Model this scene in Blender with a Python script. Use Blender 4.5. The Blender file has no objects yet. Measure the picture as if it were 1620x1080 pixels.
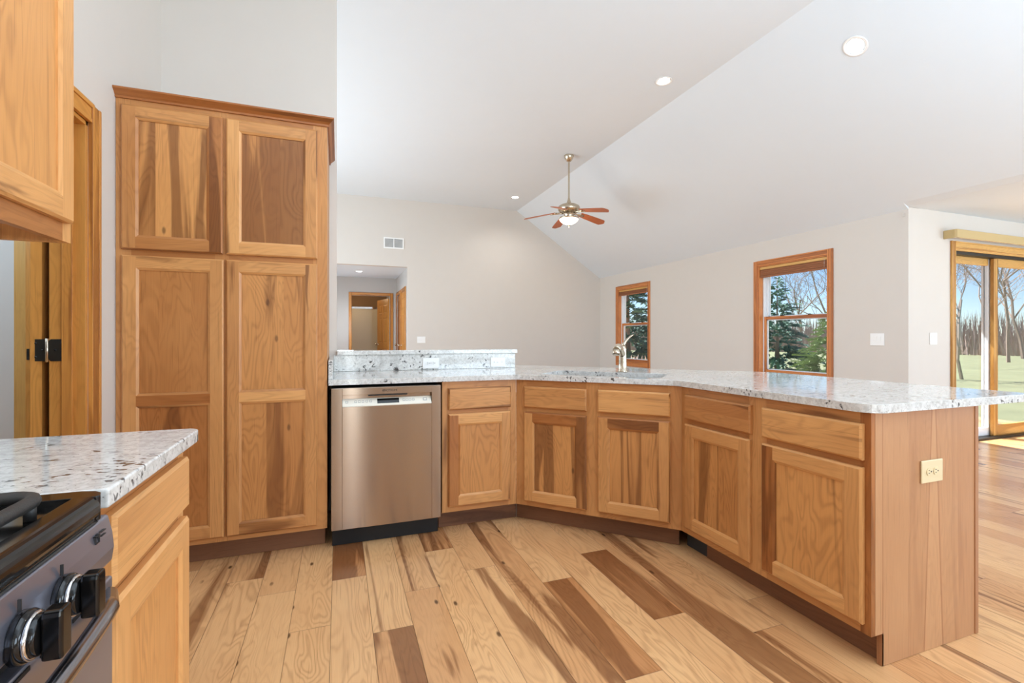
import bpy, bmesh, math, random
from mathutils import Vector, Matrix

SC = bpy.context.scene
COL = SC.collection
R = math.radians
YAW = 0.35098

def lin(c):
    return tuple((x/255/12.92 if x/255 <= .04045 else ((x/255+.055)/1.055)**2.4) for x in c) + (1.0,)

# ------------------------------------------------------------------ camera
cd = bpy.data.cameras.new('camera'); cam = bpy.data.objects.new('camera', cd); COL.objects.link(cam)
cam.location = (0, 0, 1.144); cam.rotation_euler = (R(90), 0, -YAW)
cd.sensor_width = 36; cd.lens = 748.57/1620*36; cd.shift_y = -7.12/1620; cd.clip_start = .02; cd.clip_end = 300
SC.camera = cam
# ------------------------------------------------------------------ sky and sun
W = bpy.data.worlds.new('World'); SC.world = W; W.use_nodes = True
wn = W.node_tree; bg = wn.nodes['Background']
sky = wn.nodes.new('ShaderNodeTexSky'); sky.sky_type = 'NISHITA'; sky.sun_disc = False
sky.sun_elevation = R(52); sky.sun_rotation = R(-15); sky.air_density = 1.0; sky.dust_density = 0.15; sky.ozone_density = 3.0; sky.altitude = 2500
wn.links.new(sky.outputs[0], bg.inputs[0]); bg.inputs[1].default_value = 0.17
def lamp(name, kind, loc, energy, color=(1, 1, 1), size=None, size_y=None, aim=None, shape=None):
    l = bpy.data.lights.new(name, kind); l.energy = energy; l.color = color
    o = bpy.data.objects.new(name, l); COL.objects.link(o); o.location = loc
    if kind == 'AREA':
        l.shape = shape or ('RECTANGLE' if size_y else 'SQUARE'); l.size = size
        if size_y: l.size_y = size_y
    elif size: l.shadow_soft_size = size
    if aim: o.rotation_euler = Vector(aim).to_track_quat('-Z', 'Y').to_euler()
    return o
sun = lamp('sun', 'SUN', (0, 30, 40), 15.0, (1, .96, .9), aim=(.35, -1, -1.7)); sun.data.angle = R(.6)
# ------------------------------------------------------------------ large soft fill lamps, added out of view
lamp('kitchen_overhead_fill', 'AREA', (.6, .2, 3.55), 42, (.71, .855, 1), 2.6, 2.4, (0, 0, -1))  # added area fill standing in for unseen kitchen ceiling cans
lamp('rear_fill', 'AREA', (3.4, -2.9, 1.6), 135, (.70, .85, 1), 3.4, 1.7, (-.12, 1, .12))  # added fill behind the camera, in front of an invented window
lamp('dishwasher_streak_fill', 'AREA', (.20, -2.9, 1.25), 7, (.9, .96, 1), .16, 2.0, (.05, 1, 0))  # added narrow lamp that puts a bright streak on the dishwasher
lamp('ceiling_bounce_fill', 'AREA', (2.6, -.9, 1.7), 134, (.65, .83, 1), 2.6, 2.2, (.05, .3, 1))  # added upward fill that brightens the ceiling like a bounced flash
lamp('living_fill', 'AREA', (-2.2, 6.3, 1.6), 168, (.71, .86, 1), 4.0, 2.0, (1, 0, .1))  # added fill hidden behind the kitchen wall, as if from a window
lamp('dining_fill', 'AREA', (8.3, -.4, 1.4), 125, (.72, .86, 1), 2.6, 1.8, (-1, .35, .5))  # added fill for the dining bay, aimed up to lift its ceiling
# ------------------------------------------------------------------ exposure
SC.view_settings.view_transform = 'Standard'; SC.view_settings.look = 'None'
SC.view_settings.exposure = 0.0; SC.view_settings.gamma = 1.0; SC.view_settings.use_curve_mapping = False
SC.cycles.use_denoising = True
SC.cycles.max_bounces = 8; SC.cycles.diffuse_bounces = 5; SC.cycles.transparent_max_bounces = 16
SC.cycles.sample_clamp_indirect = 6

# ================================================================== materials
def nmat(name):
    m = bpy.data.materials.new(name); m.use_nodes = True
    t = m.node_tree; return m, t, t.nodes['Principled BSDF']
def N(t, typ, **kw):
    n = t.nodes.new(typ)
    for k, v in kw.items():
        if k == 'inp':
            for i, x in v.items(): n.inputs[i].default_value = x
        else: setattr(n, k, v)
    return n
def MATH(t, op, a, b=None, c=None, clamp=False):
    n = t.nodes.new('ShaderNodeMath'); n.operation = op; n.use_clamp = clamp
    for i, x in enumerate((a, b, c)):
        if x is None: continue
        if isinstance(x, (int, float)): n.inputs[i].default_value = x
        else: t.links.new(x, n.inputs[i])
    return n.outputs[0]
def MIX(t, f, a, b, typ='MIX'):
    n = t.nodes.new('ShaderNodeMix'); n.data_type = 'RGBA'; n.blend_type = typ
    for s, x in ((0, f), (6, a), (7, b)):
        if isinstance(x, (int, float)): n.inputs[s].default_value = x
        elif isinstance(x, tuple): n.inputs[s].default_value = x
        else: t.links.new(x, n.inputs[s])
    return n.outputs[2]
def STEP(t, x, a, b):
    n = t.nodes.new('ShaderNodeMapRange'); n.interpolation_type = 'SMOOTHSTEP'
    t.links.new(x, n.inputs[0]); n.inputs[1].default_value = a; n.inputs[2].default_value = b
    return n.outputs[0]
def plain(name, rgb, rough=.5, metal=0, spec=.5, vary=0.0, vscale=6, bump=0.0, bscale=200, coat=0):
    m, t, b = nmat(name)
    b.inputs['Roughness'].default_value = rough; b.inputs['Metallic'].default_value = metal
    b.inputs['Specular IOR Level'].default_value = spec; b.inputs['Coat Weight'].default_value = coat
    c = lin(rgb)
    co = N(t, 'ShaderNodeTexCoord')
    n = N(t, 'ShaderNodeTexNoise', inp={'Scale': vscale, 'Detail': 3.0}); t.links.new(co.outputs['Object'], n.inputs['Vector'])
    lo = tuple(max(0, x*(1-vary)) for x in c[:3])+(1,); hi = tuple(x*(1+vary) for x in c[:3])+(1,)
    t.links.new(MIX(t, n.outputs[0], lo, hi), b.inputs['Base Color'])
    if bump:
        n2 = N(t, 'ShaderNodeTexNoise', inp={'Scale': bscale, 'Detail': 2.0}); t.links.new(co.outputs['Object'], n2.inputs['Vector'])
        bp = N(t, 'ShaderNodeBump', inp={'Strength': bump, 'Distance': .002}); t.links.new(n2.outputs[0], bp.inputs['Height'])
        t.links.new(bp.outputs[0], b.inputs['Normal'])
    return m
def wood(name, pale, mid, dark, rough=.38, ring=.16, heart=1.0, knots=0.0, fine=.1, spec=.45, coat=0.0):
    m, t, b = nmat(name)
    g = N(t, 'ShaderNodeUVMap', uv_map='grain'); p = N(t, 'ShaderNodeUVMap', uv_map='piece')
    def mapped(su, sv):
        mp = N(t, 'ShaderNodeMapping'); mp.inputs['Scale'].default_value = (su, sv, 1); t.links.new(g.outputs[0], mp.inputs[0]); return mp.outputs[0]
    def noise(su, sv, det=2.0, dist=0.0):
        n = N(t, 'ShaderNodeTexNoise', inp={'Scale': 1.0, 'Detail': det, 'Distortion': dist}); n.noise_dimensions = '2D'
        t.links.new(mapped(su, sv), n.inputs['Vector']); return n.outputs[0]
    sp = N(t, 'ShaderNodeSeparateXYZ'); t.links.new(p.outputs[0], sp.inputs[0])
    sg = N(t, 'ShaderNodeSeparateXYZ'); t.links.new(g.outputs[0], sg.inputs[0])
    tone, hr = sp.outputs[0], sp.outputs[1]
    a = noise(1.5, 7.0, 2.5, .35)
    phase = MATH(t, 'ADD', MATH(t, 'MULTIPLY', a, 92.0), MATH(t, 'MULTIPLY', sg.outputs[1], 70.0))
    rg = MATH(t, 'POWER', MATH(t, 'MULTIPLY_ADD', MATH(t, 'SINE', phase), .5, .5), 2.2)
    rmask = STEP(t, noise(.9, 5, 1.0), .3, .65)
    rg = MATH(t, 'MULTIPLY', rg, MATH(t, 'MULTIPLY_ADD', rmask, .75, .25))
    hn = noise(.8, 11.0, 3.0, .5)
    hv = MATH(t, 'ADD', hn, MATH(t, 'MULTIPLY_ADD', hr, .42, -.21))
    hf = MATH(t, 'MULTIPLY', STEP(t, hv, .56, .68), .75*heart)
    cl = noise(2.2, 2.6, 3.0)
    tn = MATH(t, 'ADD', tone, MATH(t, 'MULTIPLY_ADD', cl, .5, -.25), clamp=True)
    c = MIX(t, tn, lin(pale), lin(mid))
    c = MIX(t, hf, c, lin(dark))
    fn = noise(7, 420, 2.0)
    k = MATH(t, 'ADD', MATH(t, 'MULTIPLY', rg, -ring), MATH(t, 'MULTIPLY_ADD', fn, fine*2, 1-fine))
    stk = MATH(t, 'MULTIPLY', STEP(t, noise(3.0, 120, 3.0), .62, .74), -.16)
    k = MATH(t, 'ADD', k, stk)
    cmb = N(t, 'ShaderNodeCombineXYZ')
    t.links.new(k, cmb.inputs[0]); t.links.new(MATH(t, 'MULTIPLY_ADD', k, 1.15, -.15), cmb.inputs[1]); t.links.new(MATH(t, 'MULTIPLY_ADD', k, 1.3, -.3), cmb.inputs[2])
    c = MIX(t, 1.0, c, cmb.outputs[0], 'MULTIPLY')
    if knots:
        v = N(t, 'ShaderNodeTexVoronoi', inp={'Scale': 1.0, 'Randomness': 1.0}); v.voronoi_dimensions = '2D'
        t.links.new(mapped(2.2, 5.0), v.inputs['Vector'])
        gate = STEP(t, noise(.7, 1.7, 1.0), .52, .56)
        kf = MATH(t, 'MULTIPLY', MATH(t, 'SUBTRACT', 1.0, STEP(t, v.outputs['Distance'], .018, .055)), gate)
        c = MIX(t, MATH(t, 'MULTIPLY', kf, knots), c, lin((62, 36, 20)))
    t.links.new(c, b.inputs['Base Color'])
    b.inputs['Roughness'].default_value = rough; b.inputs['Specular IOR Level'].default_value = spec; b.inputs['Coat Weight'].default_value = coat
    b.inputs['Coat Roughness'].default_value = .25
    return m
def granite(name):
    m, t, b = nmat(name)
    co = N(t, 'ShaderNodeTexCoord')
    def noise(s, d=3.0, dist=0.0, stretch=None):
        n = N(t, 'ShaderNodeTexNoise', inp={'Scale': s, 'Detail': d, 'Distortion': dist})
        if stretch:
            mp = N(t, 'ShaderNodeMapping'); mp.inputs['Scale'].default_value = stretch; mp.inputs['Rotation'].default_value = (0, 0, .5)
            t.links.new(co.outputs['Object'], mp.inputs[0]); t.links.new(mp.outputs[0], n.inputs['Vector'])
        else: t.links.new(co.outputs['Object'], n.inputs['Vector'])
        return n.outputs[0]
    c = MIX(t, STEP(t, noise(60, 4, .6), .34, .70), lin((226, 225, 221)), lin((202, 200, 195)))
    c = MIX(t, MATH(t, 'MULTIPLY', STEP(t, noise(7.0, 4, 1.2, (1, 3.0, 1)), .54, .74), .5), c, lin((166, 164, 160)))
    c = MIX(t, MATH(t, 'MULTIPLY', STEP(t, noise(150, 3), .58, .68), .45), c, lin((140, 134, 126)))
    cluster = STEP(t, noise(8.0, 2.5, .8), .50, .60)
    speck = STEP(t, noise(44, 4, .5, (1, 1.8, 1)), .565, .62)
    c = MIX(t, MATH(t, 'MULTIPLY', MATH(t, 'MULTIPLY', cluster, speck), .92), c, lin((44, 42, 43)))
    fleck = STEP(t, noise(170, 2), .70, .74)
    c = MIX(t, MATH(t, 'MULTIPLY', fleck, .75), c, lin((74, 70, 66)))
    t.links.new(c, b.inputs['Base Color']); b.inputs['Roughness'].default_value = .07
    b.inputs['Specular IOR Level'].default_value = .55
    return m
def glass(name, tint=(.97, .99, 1.0)):
    m = bpy.data.materials.new(name); m.use_nodes = True; t = m.node_tree; t.nodes.clear()
    o = N(t, 'ShaderNodeOutputMaterial'); mx = N(t, 'ShaderNodeMixShader'); tr = N(t, 'ShaderNodeBsdfTransparent'); gl = N(t, 'ShaderNodeBsdfGlossy')
    tr.inputs[0].default_value = tint+(1,); gl.inputs['Roughness'].default_value = 0.0
    lw = N(t, 'ShaderNodeLayerWeight', inp={'Blend': .5})
    fr = MATH(t, 'MULTIPLY_ADD', MATH(t, 'POWER', lw.outputs['Facing'], 5.0), .92, .025)
    t.links.new(fr, mx.inputs[0]); t.links.new(tr.outputs[0], mx.inputs[1]); t.links.new(gl.outputs[0], mx.inputs[2]); t.links.new(mx.outputs[0], o.inputs[0])
    return m
def emis(name, rgb, s):
    m, t, b = nmat(name); b.inputs['Base Color'].default_value = (1, 1, 1, 1)
    b.inputs['Emission Color'].default_value = rgb+(1,); b.inputs['Emission Strength'].default_value = s
    return m
def steel(name, rgb, rough=.3, brush=0.0, aniso=0.0):
    m, t, b = nmat(name); b.inputs['Anisotropic'].default_value = aniso
    if aniso:
        tg = N(t, 'ShaderNodeTangent', direction_type='UV_MAP', uv_map='grain'); t.links.new(tg.outputs[0], b.inputs['Tangent'])
    b.inputs['Metallic'].default_value = 1; b.inputs['Roughness'].default_value = rough
    c = lin(rgb)
    co = N(t, 'ShaderNodeTexCoord'); mp = N(t, 'ShaderNodeMapping'); mp.inputs['Scale'].default_value = (3, 3, 700)
    t.links.new(co.outputs['Object'], mp.inputs[0])
    n = N(t, 'ShaderNodeTexNoise', inp={'Scale': 1.0, 'Detail': 2.0}); t.links.new(mp.outputs[0], n.inputs['Vector'])
    t.links.new(MIX(t, n.outputs[0], tuple(x*.93 for x in c[:3])+(1,), tuple(min(1, x*1.07) for x in c[:3])+(1,)), b.inputs['Base Color'])
    if brush:
        bp = N(t, 'ShaderNodeBump', inp={'Strength': brush, 'Distance': .001}); t.links.new(n.outputs[0], bp.inputs['Height']); t.links.new(bp.outputs[0], b.inputs['Normal'])
    return m

M = {}
M['cab'] = wood('hickory_cabinet', (224, 165, 102), (166, 101, 50), (112, 63, 29), ring=.14, rough=.38)
M['cabpanel'] = wood('hickory_panel', (218, 156, 92), (164, 99, 48), (114, 64, 29), ring=.18, rough=.4, heart=.9, knots=.6)
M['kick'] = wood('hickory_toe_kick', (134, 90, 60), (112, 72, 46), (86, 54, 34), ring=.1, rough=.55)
M['floor'] = wood('hickory_floor', (230, 180, 126), (190, 128, 78), (120, 70, 37), ring=.18, rough=.24, knots=.85, fine=.08, coat=.2)
M['veneer'] = wood('hickory_veneer', (196, 146, 102), (168, 114, 74), (138, 86, 54), ring=.06, rough=.42, heart=.35)
M['trim'] = wood('stained_trim', (212, 148, 72), (186, 118, 52), (146, 86, 38), ring=.14, rough=.32)
M['wintrim'] = wood('window_trim', (210, 136, 76), (188, 112, 56), (150, 84, 40), ring=.14, rough=.35)
M['pine'] = wood('golden_pine', (222, 176, 104), (202, 150, 78), (166, 112, 50), ring=.12, rough=.35)
M['walnut'] = wood('fan_blade_wood', (176, 100, 62), (160, 86, 50), (130, 66, 38), ring=.06, rough=.4)
M['darkdoor'] = wood('brown_door', (150, 92, 44), (130, 76, 34), (100, 56, 24), ring=.1, rough=.4)
M['granite'] = granite('white_granite')
M['wall'] = plain('greige_paint', (214, 207, 199), .75, vary=.015, bump=.06, bscale=260)
M['hallpaint'] = plain('hall_paint', (196, 192, 187), .75, vary=.015)
M['bath'] = plain('bath_paint', (166, 128, 92), .75, vary=.02)
M['shower'] = plain('shower_surround', (214, 196, 165), .3, vary=.02)
M['ceil'] = plain('ceiling_paint', (224, 231, 237), .85, vary=.01, bump=.05, bscale=300)
M['white'] = plain('white_plastic', (240, 239, 236), .35, vary=.01)
M['vinyl'] = plain('white_vinyl', (232, 236, 240), .4, vary=.01)
M['cream'] = plain('cream_plastic', (226, 206, 164), .35, vary=.01)
M['black'] = plain('black_gloss', (16, 15, 15), .12, vary=.1)
M['blackmatte'] = plain('black_matte', (20, 19, 18), .55, vary=.1)
M['iron'] = plain('cast_iron', (52, 50, 48), .55, vary=.15, bump=.2, bscale=400)
M['grey'] = plain('grey_plastic', (150, 150, 150), .4)
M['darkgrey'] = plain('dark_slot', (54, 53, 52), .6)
M['steel'] = steel('brushed_steel', (172, 154, 138), .2, .0, 1.0)
M['steelrange'] = plain('range_steel', (150, 151, 164), .28, .8, vary=.03)
M['steelbar'] = steel('handle_steel', (150, 150, 156), .2)
M['nickel'] = steel('brushed_nickel', (200, 188, 168), .26)
M['chrome'] = steel('polished_chrome', (220, 220, 222), .08)
M['bronze'] = plain('dark_bronze', (60, 56, 50), .45, .7)
M['valance'] = plain('tan_valance', (196, 172, 122), .6, vary=.03)
M['shade'] = plain('brown_shade', (150, 98, 66), .8, vary=.04)
M['panelwhite'] = plain('control_panel_cream', (240, 234, 218), .35)
M['glass'] = glass('window_glass')
M['ovenglass'] = plain('oven_glass', (20, 18, 17), .06)
M['lens'] = emis('lamp_lens', (1, .97, .92), 14.0)
M['bowl'] = emis('lamp_bowl', (1, .86, .66), 2.6)
M['grass'] = plain('lawn', (118, 122, 92), .9, vary=.35, vscale=1.2)
M['bark'] = plain('bark', (148, 130, 119), .9, vary=.2, vscale=9)
M['brush'] = plain('winter_brush', (172, 152, 142), .95, vary=.25, vscale=2)
M['spruce'] = plain('spruce_needles', (92, 128, 112), .75, vary=.45, vscale=9)
M['sunlit_spruce'] = plain('sunlit_spruce_needles', (134, 152, 104), .75, vary=.45, vscale=9)  # lighter copy of the needles; sunlight is put into the colour
M['dry'] = plain('dry_grass', (236, 226, 220), .9, vary=.2)
M['ink'] = plain('printed_ink', (48, 46, 44), .5)

# ================================================================== mesh helpers
RNG = random.Random(7)
class MB:
    """mesh builder with grain and piece UVs"""
    def __init__(s): s.v = []; s.f = []; s.g = []; s.p = []; s.mi = []; s.mats = []; s.sm = []
    def mat(s, m):
        m = M[m] if isinstance(m, str) else m
        if m not in s.mats: s.mats.append(m)
        return s.mats.index(m)
    def face(s, pts, m, axis=None, piece=None, off=None, smooth=False):
        """axis: grain direction vector"""
        i0 = len(s.v); s.v += [tuple(p) for p in pts]; s.f.append(tuple(range(i0, i0+len(pts)))); s.mi.append(s.mat(m)); s.sm.append(smooth)
        if axis is None: axis = (0, 0, 1)
        a = Vector(axis).normalized()
        P = [Vector(p) for p in pts]
        nrm = (P[1]-P[0]).cross(P[-1]-P[0])
        if nrm.length < 1e-12: nrm = Vector((0, 1, 0))
        nrm.normalize()
        b = nrm.cross(a)
        if b.length < .2: b = Vector((1, 0, 0)) if abs(a.x) < .9 else Vector((0, 1, 0))
        b.normalize()
        if b.x+b.y*1.01+b.z*1.02 < 0: b = -b
        o = off or (0, 0)
        s.g.append([(p.dot(a)+o[0], p.dot(b)+o[1]) for p in P]); s.p.append(piece or (.3, .3))
    def rnd(s): return (RNG.uniform(0, .9)**1.3, RNG.random()), (RNG.uniform(0, 60), RNG.uniform(0, 60))
    def box(s, a, b, m, axis=(0, 0, 1), piece=None, off=None, open_faces=''):
        if piece is None: piece, o2 = s.rnd(); off = off or o2
        if off is None: off = s.rnd()[1]
        x0, y0, z0 = [min(a[i], b[i]) for i in range(3)]; x1, y1, z1 = [max(a[i], b[i]) for i in range(3)]
        c = [(x0, y0, z0), (x1, y0, z0), (x1, y1, z0), (x0, y1, z0), (x0, y0, z1), (x1, y0, z1), (x1, y1, z1), (x0, y1, z1)]
        for k, q in (('b', (3, 2, 1, 0)), ('t', (4, 5, 6, 7)), ('f', (0, 1, 5, 4)), ('r', (1, 2, 6, 5)), ('k', (2, 3, 7, 6)), ('l', (3, 0, 4, 7))):
            if k not in open_faces: s.face([c[i] for i in q], m, axis, piece, off)
    def prism(s, poly, ax, lo, hi, m, axis=None, piece=None, off=None, smooth=False):
        """poly: 2D points; ax: extrude axis 0/1/2; the other two coordinates in order"""
        if piece is None: piece, o2 = s.rnd(); off = off or o2
        def P(q, e):
            r = list(q); r.insert(ax, e); return tuple(r)
        area = sum(poly[i][0]*poly[(i+1) % len(poly)][1]-poly[(i+1) % len(poly)][0]*poly[i][1] for i in range(len(poly)))
        if (area < 0) != (ax == 1): poly = poly[::-1]
        n = len(poly)
        axis = axis or tuple(1 if i == ax else 0 for i in range(3))
        s.face([P(q, lo) for q in poly[::-1]], m, axis, piece, off); s.face([P(q, hi) for q in poly], m, axis, piece, off)
        for i in range(n):
            a, b = poly[i], poly[(i+1) % n]
            s.face([P(a, lo), P(b, lo), P(b, hi), P(a, hi)], m, axis, piece, off, smooth)
    def lathe(s, prof, c, m, n=24, axis=2, smooth=True):
        """prof: (r, h) from bottom to top about an axis through c"""
        def P(r, h, k):
            a = 2*math.pi*k/n; q = [r*math.cos(a), r*math.sin(a)]; q.insert(axis, h)
            if axis == 1: q[0], q[2] = q[2], q[0]
            return (c[0]+q[0], c[1]+q[1], c[2]+q[2])
        for (r0, h0), (r1, h1) in zip(prof[:-1], prof[1:]):
            for k in range(n):
                pts = [P(r0, h0, k), P(r0, h0, k+1), P(r1, h1, k+1), P(r1, h1, k)]
                if r0 < 1e-6: pts = [pts[0]]+pts[2:]
                elif r1 < 1e-6: pts = pts[:3]
                s.face(pts, m, smooth=smooth)
    def sweep(s, path, rad, m, n=12, smooth=True, flat=1.0):
        path = [Vector(p) for p in path]
        if isinstance(rad, (int, float)): rad = [rad]*len(path)
        rings = []; up = Vector((0, 0, 1)); prev = None
        for i, p in enumerate(path):
            d = (path[min(i+1, len(path)-1)]-path[max(i-1, 0)]).normalized()
            if prev is None:
                x = d.cross(up)
                if x.length < .05: x = d.cross(Vector((1, 0, 0)))
            else: x = prev-d*prev.dot(d)
            x.normalize(); prev = x; y = d.cross(x)
            rings.append([p+(x*math.cos(2*math.pi*k/n)+y*math.sin(2*math.pi*k/n)*flat)*rad[i] for k in range(n)])
        for a, b in zip(rings[:-1], rings[1:]):
            for k in range(n): s.face([a[k], a[(k+1) % n], b[(k+1) % n], b[k]], m, smooth=smooth)
        s.face(rings[0][::-1], m); s.face(rings[-1], m)
    def build(s, name, parent=None, bevel=0, loc=None, rotz=None, weld=True, seg=2):
        me = bpy.data.meshes.new(name); me.from_pydata(s.v, [], s.f)
        ug = me.uv_layers.new(name='grain'); up = me.uv_layers.new(name='piece')
        gi = []; pi = []
        for g, p in zip(s.g, s.p):
            for q in g: gi += [q[0], q[1]]; pi += [p[0], p[1]]
        ug.data.foreach_set('uv', gi); up.data.foreach_set('uv', pi)
        for m in s.mats: me.materials.append(m)
        me.polygons.foreach_set('material_index', s.mi); me.polygons.foreach_set('use_smooth', s.sm)
        if weld:
            bm = bmesh.new(); bm.from_mesh(me); bmesh.ops.remove_doubles(bm, verts=bm.verts, dist=2e-5); bm.to_mesh(me); bm.free()
        me.update()
        o = bpy.data.objects.new(name, me); COL.objects.link(o)
        if parent: o.parent = parent
        if loc: o.location = loc
        if rotz is not None: o.rotation_euler = (0, 0, rotz)
        if bevel:
            b = o.modifiers.new('bevel', 'BEVEL'); b.width = bevel; b.segments = seg; b.limit_method = 'ANGLE'; b.angle_limit = R(40)
        return o
def tag(o, label, cat, group=None):
    o['label'] = label; o['category'] = cat
    if group: o['group'] = group
    return o
def thing(name, label, cat, loc=(0, 0, 0), rotz=0, group=None):
    o = bpy.data.objects.new(name, None); COL.objects.link(o); o.location = loc; o.rotation_euler = (0, 0, rotz); o.empty_display_size = .1
    return tag(o, label, cat, group)
def struct(o): o['kind'] = 'structure'; return o
def stuff(o): o['kind'] = 'stuff'; return o
def dup(root, loc, rotz=None, label=None):
    r = root.copy(); COL.objects.link(r); r.location = loc
    if rotz is not None: r.rotation_euler = (0, 0, rotz)
    if label: r['label'] = label
    for ch in list(root.children):
        c = ch.copy(); COL.objects.link(c); c.parent = r
        for g in list(ch.children):
            d = g.copy(); COL.objects.link(d); d.parent = c
    return r
def text(name, s, size, m, parent, loc, rot, ext=.0006, align='CENTER'):
    cu = bpy.data.curves.new(name, 'FONT'); cu.body = s; cu.size = size; cu.extrude = ext; cu.align_x = align; cu.align_y = 'CENTER'
    tmp = bpy.data.objects.new('tmp', cu); COL.objects.link(tmp)
    dg = bpy.context.evaluated_depsgraph_get(); me = bpy.data.meshes.new_from_object(tmp.evaluated_get(dg))
    bpy.data.objects.remove(tmp)
    me.materials.clear(); me.materials.append(M[m]); me.name = name
    o = bpy.data.objects.new(name, me); COL.objects.link(o); o.parent = parent; o.location = loc; o.rotation_euler = rot
    return o

# ================================================================== constants of the place
XL, XR, YK, YF, ZC, ZE, XRIDGE, YCOR = -.99, 5.42, 3.35, 9.16, 3.75, 2.44, 3.46, 3.12
XB, YREAR, XBUMP, YHALL, YBATH = -3.0, -3.0, 8.6, 11.1, 13.4

# ------------------------------------------------------------------ floor: individual boards with joints
def build_floor():
    mb = MB(); w = .1535; x0 = -.029; rng = random.Random(21)
    mb.face([(XB, YREAR, -.006), (XBUMP, YREAR, -.006), (XBUMP, YBATH, -.006), (XB, YBATH, -.006)], 'kick', (0, 1, 0), (.9, .2))
    fixed = {0: [(2.375, 3.3, .95, .95), (.9, 2.375, .12, .2)], 1: [(1.9, 3.2, .05, .25), (.9, 1.9, .5, .9)],
             2: [(2.156, 3.3, .3, .45), (.6, 2.156, .45, .3)], 3: [(2.523, 3.3, .75, .85), (1.0, 2.523, .08, .2)],
             4: [(2.255, 3.3, .25, .55), (.8, 2.255, .1, .55)], 5: [(1.3, 3.3, .45, .8), (.2, 1.3, .2, .4)],
             6: [(2.02, 3.3, .08, .2), (1.35, 2.02, .8, .8), (.3, 1.35, .15, .3)], 7: [(1.0, 3.1, .12, .25), (.0, 1.0, .4, .4)],
             8: [(2.22, 3.2, .2, .3), (1.6, 2.22, .85, .85), (.4, 1.6, .25, .4)], 9: [(1.1, 2.9, .4, .75), (.1, 1.1, .2, .3)],
             10: [(1.4, 2.8, .3, .55), (.3, 1.4, .5, .6)], -1: [(2.014, 3.3, .1, .25), (.8, 2.014, .15, .3)],
             -2: [(2.345, 3.3, .25, .35), (.9, 2.345, .08, .25)], -3: [(2.519, 3.3, .4, .75), (1.2, 2.519, .2, .3)], -4: [(1.6, 3.3, .3, .7)]}
    k0 = int(math.floor((XB-x0)/w)); k1 = int(math.ceil((XBUMP-x0)/w))
    g = .0007
    for k in range(k0, k1):
        xa, xb = max(XB, x0+k*w), min(XBUMP, x0+(k+1)*w)
        bs = list(fixed.get(k, []))
        if bs: lo, hi = min(b[0] for b in bs), max(b[1] for b in bs)
        else: lo = hi = rng.uniform(.5, 2.0)
        y = hi
        while y < YBATH:
            L = rng.uniform(.7, 1.9); bs.append((y, min(YBATH, y+L), rng.random()**2.0*.75, rng.random()*.7)); y += L
        y = lo
        while y > YREAR:
            L = rng.uniform(.7, 1.9); bs.append((max(YREAR, y-L), y, rng.random()**2.0*.75, rng.random()*.7)); y -= L
        for a, b, t, h in bs:
            off = (rng.uniform(0, 80), rng.uniform(0, 80))
            mb.face([(xa+g, a+g, 0), (xb-g, a+g, 0), (xb-g, b-g, 0), (xa+g, b-g, 0)], 'floor', (0, 1, 0), (t, h), off)
    return struct(mb.build('floor', weld=False))
build_floor()

# ------------------------------------------------------------------ walls with openings
def wall_x(name, X, Xo, y0, y1, z0, z1, holes, m='wall', mo=None):
    """wall whose inner face is the plane X, thickness to Xo; holes (ya,yb,za,zb)"""
    mb = MB(); ys = sorted({y0, y1, *[h[0] for h in holes], *[h[1] for h in holes]}); zs = sorted({z0, z1, *[h[2] for h in holes], *[h[3] for h in holes]})
    for ya, yb in zip(ys[:-1], ys[1:]):
        for za, zb in zip(zs[:-1], zs[1:]):
            cy, cz = (ya+yb)/2, (za+zb)/2
            if any(h[0] < cy < h[1] and h[2] < cz < h[3] for h in holes): continue
            mb.box((X, ya, za), (Xo, yb, zb), m)
    return struct(mb.build(name))
def wall_y(name, Y, Yo, x0, x1, z0, z1, holes, m='wall'):
    mb = MB(); xs = sorted({x0, x1, *[h[0] for h in holes], *[h[1] for h in holes]}); zs = sorted({z0, z1, *[h[2] for h in holes], *[h[3] for h in holes]})
    for xa, xb in zip(xs[:-1], xs[1:]):
        for za, zb in zip(zs[:-1], zs[1:]):
            cx, cz = (xa+xb)/2, (za+zb)/2
            if any(h[0] < cx < h[1] and h[2] < cz < h[3] for h in holes): continue
            mb.box((xa, Y, za), (xb, Yo, zb), m)
    return struct(mb.build(name))
W1 = (7.415, 8.43, .63, 2.115); W2 = (3.96, 4.95, .63, 2.115)
SL = (6.17, 8.05, 0.0, 2.095)
DL = (1.62, 2.48, 0.0, 2.045)
wall_x('wall_left', XL, XL-.12, YREAR, YK, 0, ZC, [DL])
wall_y('wall_back', YK, YK+.12, XB, -.012, 0, ZC, [])
wall_y('wall_half', YK, YK+.12, -.012, 1.245, 0, 1.022, [])
mb = MB(); mb.box((XB, YF, 0), (-.35, YF+.12, ZC), 'wall'); mb.box((-.35, YF, 2.48), (1.235, YF+.12, ZC), 'wall')
mb.prism([(1.235, 0), (XR, 0), (XR, ZE), (XRIDGE, ZC), (1.235, ZC)], 1, YF, YF+.12, 'wall'); struct(mb.build('wall_far'))
wall_x('wall_right', XR, XR+.16, YCOR, YF+.12, 0, ZE+.02, [W1, W2])
wall_y('wall_dining', YCOR, YCOR+.16, XR+.16, XBUMP, 0, 2.5, [SL])
wall_x('wall_dining_side', XBUMP, XBUMP+.16, YREAR, YCOR+.16, 0, 2.5, [(-.6, 2.2, .5, 2.1)])  # unseen window opening added to let light into the bay
wall_y('wall_rear', YREAR, YREAR-.16, XB, XBUMP, 0, ZC, [(1.9, 5.3, .7, 2.5), (.06, .36, .2, 2.25)])  # openings added for light; the narrow one goes with the dishwasher streak
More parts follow.
